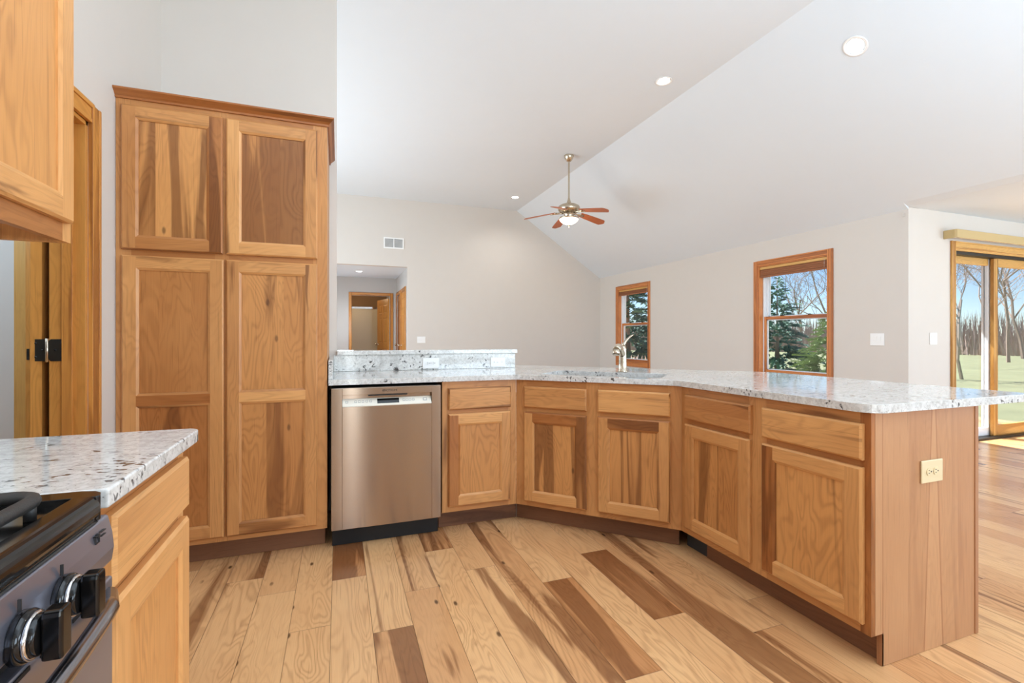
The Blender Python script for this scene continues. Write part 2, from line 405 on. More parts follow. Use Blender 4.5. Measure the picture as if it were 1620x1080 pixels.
wall_x('wall_living_side', XB, XB-.16, YREAR, YF+.12, 0, ZC, [(4.6, 8.0, .7, 2.4)])  # hidden window opening added for light, behind the living-side fill
wall_x('wall_hall_right', 1.235, 1.355, YF+.12, YBATH, 0, 2.48, [(9.46, 10.1, 0, 2.07), (10.3, 10.96, 0, 2.07)], 'hallpaint')
wall_x('wall_hall_left', -.35, -.47, YF+.12, YBATH, 0, 2.48, [], 'hallpaint')
wall_y('wall_hall_end', YHALL, YHALL+.12, -.35, 1.235, 0, 2.48, [(.272, 1.10, 0, 2.075)], 'hallpaint')
wall_y('wall_bath', YBATH, YBATH+.1, -.35, 1.235, 0, 2.48, [], 'bath')
# ceilings
mb = MB()
def quad(*p): mb.face(p, 'ceil')
quad((XB, YREAR, ZC), (XB, YF+.12, ZC), (XRIDGE, YF+.12, ZC), (XRIDGE, YREAR, ZC))
quad((XRIDGE, YCOR, ZC), (XRIDGE, YF+.12, ZC), (XR, YF+.12, ZE), (XR, YCOR, ZE))
xs, zs = 5.335, ZC-(5.335-XRIDGE)*(ZC-ZE)/(XR-XRIDGE)
quad((XRIDGE, YREAR, ZC), (XRIDGE, YCOR, ZC), (xs, YCOR, zs), (xs, YREAR, zs))
quad((xs, YREAR, zs), (xs, YCOR, zs), (XR, YCOR, 2.462), (XR, YREAR, 2.462))
quad((XR, YREAR, 2.462), (XR, YCOR, 2.462), (XBUMP, YCOR, 2.462), (XBUMP, YREAR, 2.462))
mb.face([(xs, YCOR, zs), (XR, YCOR, ZE), (XR, YCOR, 2.462)], 'ceil')
struct(mb.build('ceiling'))
mb = MB(); mb.box((-.35, YF+.12, 2.48), (1.235, YBATH, 2.56), 'ceil'); struct(mb.build('ceiling_hall'))
# roof over the dining bay and eaves (unseen; overhang shaped to limit the sun patch)
mb = MB(); mb.box((XR+.1, YREAR-.3, 2.56), (XBUMP+.6, YCOR+.95, 2.66), 'vinyl'); mb.box((XR+.17, YCOR+.95, 2.50), (XR+.6, YF+.4, 2.58), 'vinyl')
mb.face([(XRIDGE, YREAR-.3, ZC+.2), (XR+.6, YREAR-.3, ZE+.2), (XR+.6, YF+.4, ZE+.2), (XRIDGE, YF+.4, ZC+.2)], 'bark')
mb.face([(XB-.3, YREAR-.3, ZC+.2), (XRIDGE, YREAR-.3, ZC+.2), (XRIDGE, YF+.4, ZC+.2), (XB-.3, YF+.4, ZC+.2)], 'bark')
mb.box((XB-.3, YF+.1, 2.6), (1.6, YBATH+.3, 2.68), 'bark')
struct(mb.build('roof'))

# ------------------------------------------------------------------ casings
def casing(name, plane, at, a0, a1, ztop, w, out, m, both=True, zb=0, left=True, right=True, sill=False):
    """door/window casing; plane 'x' (wall X=at, runs along Y) or 'y'; out = protrusion signed"""
    mb = MB()
    def bx(u0, u1, z0, z1, ax, o=1.0):
        if plane == 'x': mb.box((at, u0, z0), (at+out*o, u1, z1), m, (0, 1, 0) if ax == 'u' else (0, 0, 1))
        else: mb.box((u0, at, z0), (u1, at+out*o, z1), m, (1, 0, 0) if ax == 'u' else (0, 0, 1))
    def strip(lo, hi, vertical, s, e):
        # three-step moulding: thick outer bead, body, inner bead
        d = hi-lo
        for f0, f1, o in ((0, .22, 1.0), (.22, .8, .72), (.8, 1, .9)):
            if vertical: bx(lo+d*f0, lo+d*f1, s, e, 'v', o)
            else: bx(s, e, min(lo+d*f0, lo+d*f1), max(lo+d*f0, lo+d*f1), 'u', o)
    if left: strip(a0-w, a0, True, zb-(w if sill else 0), ztop+w)
    if right: strip(a1+w, a1, True, zb-(w if sill else 0), ztop+w) if False else strip(a1, a1+w, True, zb-(w if sill else 0), ztop+w)
    strip(ztop+w, ztop, False, a0, a1)
    if sill: strip(zb-w, zb, False, a0, a1)
    return struct(mb.build(name, bevel=.002))
casing('trim_1', 'x', XL, DL[0], DL[1], DL[3], .082, .018, 'trim')
# jambs of the left doorway
mb = MB()
mb.box((XL-.12, DL[1], 0), (XL, DL[1]-.018, DL[3]), 'trim'); mb.box((XL-.12, DL[0]+.018, 0), (XL, DL[0], DL[3]), 'trim')
mb.box((XL-.12, DL[0], DL[3]), (XL, DL[1], DL[3]-.018), 'trim', (0, 1, 0))
mb.box((XL-.075, DL[1]-.018, 0), (XL-.04, DL[1]-.03, DL[3]-.018), 'trim'); mb.box((XL-.075, DL[0]+.03, 0), (XL-.04, DL[0]+.018, DL[3]-.018), 'trim')
struct(mb.build('trim_2', bevel=.0015))
casing('trim_3', 'y', YHALL, .272, 1.10, 2.075, .066, -.018, 'trim')
casing('trim_4', 'x', 1.235, 9.46, 10.1, 2.07, .066, -.018, 'trim'); casing('trim_5', 'x', 1.235, 10.3, 10.96, 2.07, .066, -.018, 'trim')
# second doorway frame on the room behind the left door
mb = MB(); mb.box((-1.652, YK-.018, 0), (-1.598, YK-.001, 2.1), 'pine'); mb.box((-1.598, YK-.03, 0), (-1.574, YK-.001, 2.1), 'trim')
struct(mb.build('trim_6', bevel=.002))
mb = MB(); mb.box((-1.592, YK-.032, 1.02), (-1.580, YK-.0302, 1.08), 'bronze'); mb.box((-1.588, YK-.0335, 1.035), (-1.584, YK-.0322, 1.065), 'blackmatte')
tag(mb.build('strike_plate'), 'small dark latch strike plate on the orange jamb seen through the left doorway', 'latch')

# ------------------------------------------------------------------ six panel doors
def panel_door(name, label, w, h, m, loc, rotz, knob=True, hinges=(), cat='door'):
    """leaf in local x 0..w, y 0..0.035, hinge edge at x=0"""
    t = thing(name, label, cat, loc, rotz)
    mb = MB(); cols = [(.11, w/2-.05), (w/2+.05, w-.11)]; rows = [(.24, .86), (1.0, 1.58), (1.70, h-.12)]
    xs = sorted({0, w, *[c for q in cols for c in q]}); zs = sorted({0, h, *[c for q in rows for c in q]})
    for xa, xb in zip(xs[:-1], xs[1:]):
        for za, zb in zip(zs[:-1], zs[1:]):
            hole = any(a < (xa+xb)/2 < b for a, b in cols) and any(a < (za+zb)/2 < b for a, b in rows)
            vert = (zb-za) > (xb-xa)
            for y, sgn in ((0, 1), (.035, -1)):
                if not hole:
                    q = [(xa, y, za), (xb, y, za), (xb, y, zb), (xa, y, zb)]
                    mb.face(q if sgn > 0 else q[::-1], m, (0, 0, 1) if vert else (1, 0, 0), (.3, .3), (xa*7, za*5))
                else:
                    d = .009*sgn; e = .03
                    o = [(xa, y, za), (xb, y, za), (xb, y, zb), (xa, y, zb)]; i = [(xa+e*.3, y+d, za+e*.3), (xb-e*.3, y+d, za+e*.3), (xb-e*.3, y+d, zb-e*.3), (xa+e*.3, y+d, zb-e*.3)]
                    r = [(xa+e*1.4, y+d*.25, za+e*1.4), (xb-e*1.4, y+d*.25, za+e*1.4), (xb-e*1.4, y+d*.25, zb-e*1.4), (xa+e*1.4, y+d*.25, zb-e*1.4)]
                    for A, B in ((o, i), (i, r)):
                        for k in range(4):
                            q = [A[k], A[(k+1) % 4], B[(k+1) % 4], B[k]]; mb.face(q if sgn > 0 else q[::-1], m, (0, 0, 1), (.45, .3), (xa, za))
                    mb.face(r if sgn > 0 else r[::-1], m, (0, 0, 1), (.2, .4), (xa*9, za*3))
    for a, b in (((0, 0), (0, h)), ((w, 0), (w, h))):
        x = a[0]; q = [(x, 0, 0), (x, .035, 0), (x, .035, h), (x, 0, h)]; mb.face(q if x > 0 else q[::-1], m, (0, 0, 1), (.1, .1), (3, 3))
    mb.face([(0, 0, h), (w, 0, h), (w, .035, h), (0, .035, h)], m, (1, 0, 0)); mb.face([(0, .035, 0), (w, .035, 0), (w, 0, 0), (0, 0, 0)], m, (1, 0, 0))
    mb.build('leaf', t)
    if knob:
        k = MB()
        for y, s in ((0, -1), (.035, 1)):
            k.lathe([(.026, 0), (.026, .006*s), (.01, .01*s), (.01, .03*s), (.024, .04*s), (.027, .052*s), (.018, .064*s), (0, .066*s)][::s], (w-.06, y, .96), 'nickel', 16, 1)
        k.build('knob', t)
    return t
# the open door of the left doorway, folded back against the wall behind it
door = panel_door('open_door', 'orange-stained wooden door folded back behind the left doorway, edge showing beside the hinge', .84, 2.02, 'trim', (XL-.150, DL[1]-.002, .008), R(98), True)
h = MB()
for zc in (1.09, 1.83, .25):
    hx = XL-.126; hy = DL[1]-.019
    # leaf on the jamb, leaf on the door edge, knuckle between
    for (xa, xb) in ((XL-.119, XL-.060), (XL-.186, XL-.1265)):
        yy = DL[1]-.0185 if xa > XL-.12 else DL[1]-.0025
        h.prism([(xa+.006, zc-.045), (xb-.006, zc-.045), (xb, zc-.039), (xb, zc+.039), (xb-.006, zc+.045), (xa+.006, zc+.045), (xa, zc+.039), (xa, zc-.039)], 1, yy, yy-.0025, 'bronze')
        for q, sx in ((-.028, .3), (0, .65), (.028, .3)):
            h.lathe([(0, -.001), (.0045, -.0005), (.0045, 0)], (xa+(xb-xa)*(sx if xa < XL-.12 else 1-sx), yy-.0025, zc+q), 'blackmatte', 8, 1)
    h.lathe([(0, -.049), (.0055, -.047), (.0055, .047), (0, .049)], (XL-.1225, DL[1]-.027, zc), 'nickel', 12)
hg = h.build('hinge', door); hg.matrix_parent_inverse = (Matrix.Translation(door.location) @ Matrix.Rotation(R(98), 4, 'Z')).inverted(); hg['label'] = 'dark hinges with steel pins'
panel_door('bathroom_door', 'orange six-panel wooden door standing ajar in the bathroom at the hall end', .80, 2.02, 'trim', (1.098, YHALL+.115, .008), R(103), True)
panel_door('closet_door', 'brown six-panel closet door on the right hall wall, nearest the great room', .634, 2.05, 'trim', (1.262, 9.463, .008), R(90), True)
panel_door('bedroom_door', 'dark brown door on the right hall wall next to the bathroom', .654, 2.05, 'darkdoor', (1.282, 10.303, .008), R(90), True)
# bathroom shower
t = thing('shower_stall', 'beige framed shower enclosure in the bathroom past the hall', 'shower', (.55, 12.9, 0))
mb = MB(); mb.box((-.55, 0, 0), (.5, .45, .12), 'shower'); mb.box((-.55, .44, .12), (.5, .47, 1.95), 'shower'); mb.build('surround', t)
mb = MB(); mb.box((-.36, 0, .12), (-.31, .04, 1.92), 'shower'); mb.box((.45, 0, .12), (.49, .04, 1.92), 'chrome'); mb.box((-.36, 0, 1.88), (.49, .04, 1.93), 'chrome'); mb.build('frame', t)
mb = MB(); mb.box((-.31, .015, .12), (.05, .025, 1.88), 'shower'); mb.box((.05, .026, .12), (.45, .032, 1.88), 'shower'); mb.build('door_panel', t)

# ------------------------------------------------------------------ windows
def window(name, o):
    y0, y1, z0, z1 = o
    cs = casing(name, 'x', XR, y0, y1, z1, .066, -.018, 'wintrim', zb=z0, sill=True)
    mb = MB(); t = .016
    for (a, b, ax) in (((XR, y0, z0), (XR+.07, y0+t, z1), 2), ((XR, y1-t, z0), (XR+.07, y1, z1), 2), ((XR, y0+t, z1-t), (XR+.07, y1-t, z1), 1), ((XR, y0+t, z0), (XR+.075, y1-t, z0+.03), 1)):
        mb.box(a, b, 'wintrim', (0, 0, 1) if ax == 2 else (0, 1, 0))
    mb.build('jamb', cs, bevel=.0015)
    mb = MB()
    for (a, b) in (((XR+.07, y0, z0), (XR+.16, y0+.03, z1)), ((XR+.07, y1-.03, z0), (XR+.16, y1, z1)), ((XR+.07, y0, z1-.03), (XR+.16, y1, z1)), ((XR+.075, y0, z0), (XR+.18, y1, z0+.02))): mb.box(a, b, 'vinyl')
    mb.build('liner', cs)
    zm = 1.40
    def sash(nm, xa, za, zb, m, st):
        s = MB()
        s.box((xa, y0+.018, za), (xa+.032, y0+.018+st, zb), m); s.box((xa, y1-.018-st, za), (xa+.032, y1-.018, zb), m)
        s.box((xa, y0+.018+st, za), (xa+.032, y1-.018-st, za+st), m, (0, 1, 0)); s.box((xa, y0+.018+st, zb-st), (xa+.032, y1-.018-st, zb), m, (0, 1, 0))
        so = s.build(nm, cs, bevel=.002)
        bd = MB(); xo = xa+.0165; q0, q1, r0, r1 = y0+.018+st-.002, y1-.018-st+.002, za+st-.002, zb-st+.002
        for a_, b_ in (((q0, r0), (q0+.016, r1)), ((q1-.016, r0), (q1, r1)), ((q0, r0), (q1, r0+.014)), ((q0, r1-.014), (q1, r1))): bd.box((xo, a_[0], a_[1]), (xo+.016, b_[0], b_[1]), 'vinyl')
        bd.build('glazing_bead', so)
        g = MB(); g.box((xa+.012, y0+.018+st, za+st), (xa+.016, y1-.018-st, zb-st), 'glass'); g.build('pane', so)
        return so
    lo = sash('sash', XR+.078, z0+.03, zm+.02, 'wintrim', .04); sash('sash', XR+.115, zm-.02, z1-.02, 'vinyl', .042)
    lk = MB()
    for f in (.3, .7):
        yy = y0+(y1-y0)*f; lk.box((XR+.08, yy-.022, zm+.02), (XR+.105, yy+.022, zm+.03), 'bronze'); lk.box((XR+.086, yy-.005, zm+.03), (XR+.099, yy+.025, zm+.038), 'bronze')
    lk.build('lock', lo)
    return cs
window('window_1', W1); window('window_2', W2)
def shade(label, o, zb):
    y0, y1, z0, z1 = o
    t = thing('window_shade', label, 'window shade', (XR+.03, (y0+y1)/2, zb), 0, 'raised window shades')
    h = (y1-y0)/2-.02; top = z1-.018-zb
    mb = MB(); mb.box((-.02, -h, top-.035), (.02, h, top), 'pine', (0, 1, 0)); mb.build('headrail', t, bevel=.003)
    mb = MB(); n = 7; hh = (top-.04)/n
    pts = []
    for i in range(n+1): pts.append((-.022 if i % 2 else -.014, .022+i*(top-.062)/n))
    poly = pts+[(.02, top-.04), (.02, .022)]
    mb.prism(poly, 1, -h+.004, h-.004, 'shade'); mb.build('fabric', t)
    mb = MB(); mb.box((-.022, -h, 0), (.022, h, .02), 'shade', (0, 1, 0)); mb.build('bottom_rail', t, bevel=.003)
    mb = MB(); mb.sweep([(-.024, -h+.03, top-.02), (-.026, -h+.03, top-.12)], .0015, 'white', 6); mb.build('cord', t)
    return t
shade('brown pleated shade drawn up in the window at the left, beside the far corner', W1, 1.985)
shade('brown pleated shade drawn up in the window nearest the outside wall corner', W2, 1.955)

# ------------------------------------------------------------------ sliding glass door
cs = casing('door_1', 'y', YCOR, SL[0], SL[1], SL[3], .07, -.02, 'pine')
mb = MB(); y0, y1 = YCOR, YCOR+.16
mb.box((SL[0], y0, 0), (SL[0]+.025, y1, SL[3]), 'pine'); mb.box((SL[1]-.025, y0, 0), (SL[1], y1, SL[3]), 'pine')
mb.box((SL[0]+.025, y0, SL[3]-.025), (SL[1]-.025, y1, SL[3]), 'pine', (1, 0, 0)); mb.box((SL[0]+.025, y0+.012, SL[3]-.06), (SL[1]-.025, y1, SL[3]-.025), 'bronze', (1, 0, 0))
mb.box((SL[0]+.025, y0-.005, .001), (SL[1]-.025, y1, .022), 'bronze', (1, 0, 0)); mb.build('frame', cs, bevel=.002)
def slide_panel(nm, xa, xb, y, m, stl, str_, top, bot):
    s = MB(); za, zb = .024, SL[3]-.062
    s.box((xa, y, za), (xa+stl, y+.035, zb), m[0]); s.box((xb-str_, y, za), (xb, y+.035, zb), m[1])
    s.box((xa+stl, y, za), (xb-str_, y+.035, za+bot), m[2], (1, 0, 0)); s.box((xa+stl, y, zb-top), (xb-str_, y+.035, zb), m[3], (1, 0, 0))
    so = s.build(nm, cs, bevel=.003)
    g = MB(); g.box((xa+stl, y+.015, za+bot), (xb-str_, y+.02, zb-top), 'glass'); g.build('pane', so)
    return so
p1 = slide_panel('door_panel', SL[0]+.026, 7.13, YCOR+.085, ('pine', 'vinyl', 'vinyl', 'pine'), .035, .16, .075, .09)
p2 = slide_panel('door_panel', 6.97, SL[1]-.026, YCOR+.035, ('pine', 'pine', 'pine', 'pine'), .07, .07, .09, .12)
mb = MB(); mb.box((SL[0]+.03, YCOR+.068, .98), (SL[0]+.048, YCOR+.085, 1.12), 'bronze'); mb.box((SL[0]+.032, YCOR+.05, 1.02), (SL[0]+.044, YCOR+.068, 1.08), 'bronze'); mb.build('latch', p1, bevel=.002)
# screen frame outside
s = MB(); s.box((6.98, YCOR+.135, .03), (7.05, YCOR+.155, SL[3]-.03), 'vinyl'); s.build('screen_stile', cs)
# valance box above the slider
t = thing('blind_valance', 'tan box valance mounted over the sliding glass door', 'valance', (7.1, YCOR, 2.172))
mb = MB(); xa, xb = 5.98-7.1, 1.25
mb.prism([(xa, 0), (xa, -.10), (xa+.012, -.118), (xb, -.118), (xb, -.106), (xa+.014, -.106), (xa+.012, -.1), (xa+.012, 0)], 2, 0, .088, 'valance'); mb.build('fascia', t, bevel=.004)
mb = MB(); mb.box((xa+.02, -.085, .02), (xb, -.02, .055), 'white'); mb.build('headrail', t, bevel=.003)
mb = MB(); mb.box((xa+.014, -.02, .05), (xb, -.001, .075), 'white'); mb.build('mounting_board', t)

# ================================================================== cabinet work
def front(name, w, h, m, parent, loc, panel=True, mid=None, tones=None, hgrain=False, panel_tones=None):
    """door or drawer front: local x 0..w, z 0..h, front surface at y=0, back at y=.019"""
    mb = MB(); c, T = .007, .019; st = .058
    def pc(): return RNG.choice([(.05, .2), (.2, .3), (.35, .5), (.5, .4), (.75, .6), (.95, .5)]), (RNG.uniform(0, 60), RNG.uniform(0, 60))
    o = [(0, .006, 0), (w, .006, 0), (w, .006, h), (0, .006, h)]; i = [(c, 0, c), (w-c, 0, c), (w-c, 0, h-c), (c, 0, h-c)]; bk = [(0, T, 0), (w, T, 0), (w, T, h), (0, T, h)]
    mb.face(bk[::-1], m, (0, 0, 1))
    if not panel:
        p, f = (tones or pc()[0]), pc()[1]; ax = (1, 0, 0)
        # glued up from two staves
        zs = h*RNG.uniform(.35, .65); p2, f2 = pc()
        mb.face([i[0], i[1], (w-c, 0, zs), (c, 0, zs)], m, ax, p, f); mb.face([(c, 0, zs), (w-c, 0, zs), i[2], i[3]], m, ax, p2 if RNG.random() < .6 else p, f2)
        for k in range(4):
            mb.face([o[k], o[(k+1) % 4], i[(k+1) % 4], i[k]], m, ax, p, f); mb.face([bk[k], bk[(k+1) % 4], o[(k+1) % 4], o[k]], m, ax, p, f)
        return mb.build(name, parent, loc=loc)
    # frame pieces
    L, Rr, B, Tp = (tones or [pc()[0] for _ in range(4)])
    fl = [pc()[1] for _ in range(5)]
    za, zb = st, h-st
    V, H = (0, 0, 1), (1, 0, 0)
    mb.face([i[0], (st, 0, c), (st, 0, h-c), i[3]], m, V, L, fl[0]); mb.face([(w-st, 0, c), i[1], i[2], (w-st, 0, h-c)], m, V, Rr, fl[1])
    mb.face([(st, 0, c), (w-st, 0, c), (w-st, 0, za), (st, 0, za)], m, H, B, fl[2]); mb.face([(st, 0, zb), (w-st, 0, zb), (w-st, 0, h-c), (st, 0, h-c)], m, H, Tp, fl[3])
    for k, p, f, ax in ((0, B, fl[2], H), (1, Rr, fl[1], V), (2, Tp, fl[3], H), (3, L, fl[0], V)):
        mb.face([o[k], o[(k+1) % 4], i[(k+1) % 4], i[k]], m, ax, p, f); mb.face([bk[k], bk[(k+1) % 4], o[(k+1) % 4], o[k]], m, ax, p, f)
    ops = [(za, zb)] if not mid else [(za, mid-.024), (mid+.024, zb)]
    if mid: mb.face([(st, 0, mid-.024), (w-st, 0, mid-.024), (w-st, 0, mid+.024), (st, 0, mid+.024)], m, H, pc()[0], fl[4])
    for a, b in ops:
        e, d = .011, .0095
        q = [(st, 0, a), (w-st, 0, a), (w-st, 0, b), (st, 0, b)]; r = [(st+e, d*.55, a+e), (w-st-e, d*.55, a+e), (w-st-e, d*.55, b-e), (st+e, d*.55, b-e)]
        s2 = [(x, d, z) for x, _, z in r]
        for k, p, f, ax in ((0, B, fl[2], H), (1, Rr, fl[1], V), (2, Tp, fl[3], H), (3, L, fl[0], V)):
            mb.face([q[k], q[(k+1) % 4], r[(k+1) % 4], r[k]], m, ax, p, f); mb.face([r[k], r[(k+1) % 4], s2[(k+1) % 4], s2[k]], m, ax, p, f)
    d = mb.build(name, parent, loc=loc)
    e = .011
    for n_, (a, b) in enumerate(ops):
        pm = MB(); pw = w-2*st-2*e+.002
        pt = (panel_tones[n_] if panel_tones else pc()[0])
        x0 = st+e-.001
        # panel of one to three veneer leaves
        cuts = [0]+sorted(RNG.uniform(.2, .8) for _ in range(RNG.choice([0, 0, 1, 1, 2])))+[1]
        for ca, cb in zip(cuts[:-1], cuts[1:]):
            p = (max(0, min(1, pt[0]+RNG.uniform(-.14, .14))), max(0, min(1, pt[1]+RNG.uniform(-.25, .25)))); f = pc()[1]
            y = .0095
            pm.face([(x0+pw*ca, y, a+e-.001), (x0+pw*cb, y, a+e-.001), (x0+pw*cb, y, b-e+.001), (x0+pw*ca, y, b-e+.001)], 'cabpanel', (0, 0, 1), p, f)
        pm.build('panel', d)
    return d
def face_frame(parent, w, z0, z1, stiles, rails, m='cab', tones=()):
    mb = MB()
    for i, (a, b) in enumerate(stiles): mb.box((a, 0, z0), (b, .019, z1), m, (0, 0, 1), tones[i] if i < len(tones) else (RNG.uniform(.35, .6), RNG.uniform(.2, .5)))
    for (a, b, za, zb) in rails: mb.box((a, .0004, za), (b, .019, zb), m, (1, 0, 0), (RNG.uniform(.45, .8), RNG.uniform(.3, .6)))
    return mb.build('face_frame', parent)
def carcass(parent, w, d, z0, z1, top=False):
    mb = MB(); q = .016
    mb.box((0, .019, z0), (q, d, z1), 'cab'); mb.box((w-q, .019, z0), (w, d, z1), 'cab')
    mb.box((q, .019, z0), (w-q, d, z0+q), 'cab', (1, 0, 0)); mb.box((q, d-q, z0+q), (w-q, d, z1), 'cab')
    if top: mb.box((q, .019, z1-q), (w-q, d-q, z1), 'cab', (1, 0, 0))
    return mb.build('carcass', parent)
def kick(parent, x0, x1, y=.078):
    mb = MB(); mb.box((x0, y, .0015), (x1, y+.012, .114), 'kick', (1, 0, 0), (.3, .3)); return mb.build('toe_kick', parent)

# pantry ------------------------------------------------------------
P = thing('pantry_cabinet', 'tall four-door hickory pantry cabinet against the corner wall, left of the dishwasher', 'cabinet', (-.9885, 2.74, 0))
pw = .930
carcass(P, pw, .605, .114, 2.285, True)
face_frame(P, pw, .114, 2.285, [(0, .06), (.405, .465), (pw-.07, pw)], [(.06, pw-.07, .114, .165), (.06, pw-.07, 1.515, 1.58), (.06, pw-.07, 2.225, 2.285)])
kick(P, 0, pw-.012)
ox = .9885
front('door', .418, .685, 'cab', P, (ox-.964, -.0195, 1.56), tones=[(.55, .5), (.8, .7), (.7, .6), (.35, .4)], panel_tones=[(.2, .55)])
front('door', .425, .685, 'cab', P, (ox-.532, -.0195, 1.56), tones=[(.1, .35), (.4, .5), (.15, .2), (.35, .3)], panel_tones=[(.35, .8)])
front('door', .42, 1.392, 'cab', P, (ox-.962, -.0195, .14), mid=.699, tones=[(.3, .2), (.35, .3), (.6, .5), (.25, .5)], panel_tones=[(.8, .45), (.75, .55)])
front('door', .425, 1.392, 'cab', P, (ox-.532, -.0195, .14), mid=.699, tones=[(.5, .3), (.45, .4), (.6, .5), (.3, .2)], panel_tones=[(.45, .62), (.35, .35)])
def crown(parent, w, d, z, left, right):
    mb = MB(); prof = [(0, 0), (.008, 0), (.008, .01), (.02, .022), (.034, .034), (.034, .042), (0, .042)]
    # front run, mitred both ends
    def run(path):
        piece = ((.97, .7), (RNG.uniform(0, 50), RNG.uniform(0, 50)))
        rows = [[(x+nx*o, y+ny*o, z+u) for (o, u) in prof] for (x, y, nx, ny) in path]
        ax = Vector(rows[-1][0])-Vector(rows[0][0])
        for k in range(len(prof)):
            k2 = (k+1) % len(prof)
            mb.face([rows[0][k], rows[1][k], rows[1][k2], rows[0][k2]], 'cab', ax, piece[0], piece[1])
        mb.face(rows[0], 'cab', (0, 0, 1), piece[0]); mb.face(rows[1][::-1], 'cab', (0, 0, 1), piece[0])
    run([(0, 0, -.15 if not left else -1, -1), (w, 0, 1, -1)])
    if right: run([(w, 0, 1, -1), (w, d, 1, 0)])
    return mb.build('crown_moulding', parent)
crown(P, pw+.001, .6, 2.275, False, True)

# dishwasher ---------------------------------------------------------
D = thing('dishwasher', 'stainless steel dishwasher with pocket handle between pantry and corner cabinet', 'dishwasher', (-.038, 2.70, 0))
dw = .59
mb = MB(); mb.box((.004, .04, .10), (dw-.004, .60, .868), 'blackmatte'); mb.build('tub', D)
mb = MB(); a0, a1 = .055, .538
mb.box((0, 0, .108), (a0, .036, .867), 'steel'); mb.box((a1, 0, .108), (dw, .036, .867), 'steel'); mb.box((a0, 0, .108), (a1, .036, .766), 'steel')
mb.box((a0, 0, .829), (a1, .036, .867), 'steel'); mb.box((a0, .03, .766), (a1, .036, .829), 'steel')
mb.build('door', D, bevel=.0012)
cp = MB(); cp.prism([(0.001, .766), (.001, .771), (.026, .806), (.03, .806), (.03, .766)], 0, a0+.001, a1-.001, 'panelwhite'); cpo = cp.build('control_panel', D, bevel=.0008)
nx = Vector((0, -(.806-.771), .025)).normalized()
def on_slope(f, x): return (x, .001+.025*f-.0006, .771+.035*f)
def slope_box(nm, x0, x1, f0, f1, m, par, th=.0008):
    b = MB(); q = [Vector(on_slope(f0, x0)), Vector(on_slope(f0, x1)), Vector(on_slope(f1, x1)), Vector(on_slope(f1, x0))]
    up = Vector((0, -.81, .58))*th; r = [p+up for p in q]
    b.face(r, m)
    for k in range(4): b.face([q[k], q[(k+1) % 4], r[(k+1) % 4], r[k]], m)
    return b.build(nm, par)
slope_box('display', .238, .356, .2, .88, 'black', cpo)
for x in (.072, .118, .137, .156, .176, .196, .376, .393, .410, .428): slope_box('button', x, x+.013, .42, .72, 'grey', cpo, .0004); 
for x in (.072, .118, .137, .156, .176, .196, .376, .393, .410, .428): slope_box('button_face', x+.0015, x+.0115, .47, .67, 'panelwhite', cpo, .0006)
slope_box('button', .49, .512, .35, .75, 'grey', cpo, .0004); slope_box('button_face', .493, .509, .42, .68, 'panelwhite', cpo, .0006)
lb = MB(); lb.box((.19, -.0002, .8215), (.40, .0285, .8285), 'blackmatte'); lb.build('handle_recess', D)
text('logo', 'BOSCH', .0165, 'ink', D, (.307, -.0004, .849), (R(90), 0, 0)).scale = (1.35, 1, 1)
lg = MB(); n = 20
for k in range(n):
    a, b = 2*math.pi*k/n, 2*math.pi*(k+1)/n
    lg.face([(.268+.0052*math.cos(a), -.0006, .849+.0052*math.sin(a)), (.268+.0052*math.cos(b), -.0006, .849+.0052*math.sin(b)), (.268+.004*math.cos(b), -.0006, .849+.004*math.sin(b)), (.268+.004*math.cos(a), -.0006, .849+.004*math.sin(a))], 'ink')
lg.box((.2655, -.0006, .8455), (.2665, -.0002, .8525), 'ink'); lg.box((.2695, -.0006, .8455), (.2705, -.0002, .8525), 'ink'); lg.box((.2665, -.0006, .8485), (.2695, -.0002, .8495), 'ink')
lg.build('logo_emblem', D)
mb = MB(); mb.box((.004, .07, .0015), (dw-.004, .09, .1), 'blackmatte'); mb.build('kick_plate', D)

# corner base cabinet beside the dishwasher ---------------------------
B1 = thing('base_cabinet', 'narrow hickory base cabinet with one drawer between dishwasher and sink cabinet', 'cabinet', (.568, 2.74, 0))
w1 = .4605
mb = MB(); q = .016
mb.box((0, .019, .114), (q, .58, .882), 'cab'); mb.box((q, .019, .114), (w1-.02, .58, .13), 'cab', (1, 0, 0)); mb.box((q, .565, .13), (w1-.02, .58, .882), 'cab'); mb.build('carcass', B1)
face_frame(B1, w1, .114, .882, [(0, .047), (w1-.052, w1)], [(.047, w1-.052, .114, .165), (.047, w1-.052, .68, .725), (.047, w1-.052, .835, .882)])
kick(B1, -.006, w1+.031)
front('drawer_front', .387, .127, 'cab', B1, (.035, -.0195, .716), panel=False, tones=(.35, .6))
front('door', .387, .543, 'cab', B1, (.035, -.0195, .148), tones=[(.85, .5), (.35, .5), (.05, .1), (.05, .1)], panel_tones=[(.2, .25)])

# sink cabinet on the diagonal ---------------------------------------
s2 = math.sqrt(.5)
B2 = thing('sink_cabinet', 'diagonal two-door hickory sink base cabinet under the sink', 'cabinet', (1.0305, 2.74, 0), R(-45))
w2 = .968
mb = MB(); mb.box((.02, .019, .114), (w2-.02, .48, .13), 'cab', (1, 0, 0)); mb.box((.02, .465, .13), (w2-.02, .48, .882), 'cab', (0, 0, 1)); mb.build('carcass', B2)
face_frame(B2, w2, .114, .882, [(0, .07), (.445, .527), (w2-.07, w2)], [(.07, w2-.07, .114, .165), (.07, w2-.07, .68, .725), (.07, w2-.07, .835, .882)])
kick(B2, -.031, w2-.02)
front('false_drawer_front', .392, .127, 'cab', B2, (.0585, -.0195, .716), panel=False, tones=(.5, .35))
front('false_drawer_front', .395, .127, 'cab', B2, (.516, -.0195, .716), panel=False, tones=(.12, .45))
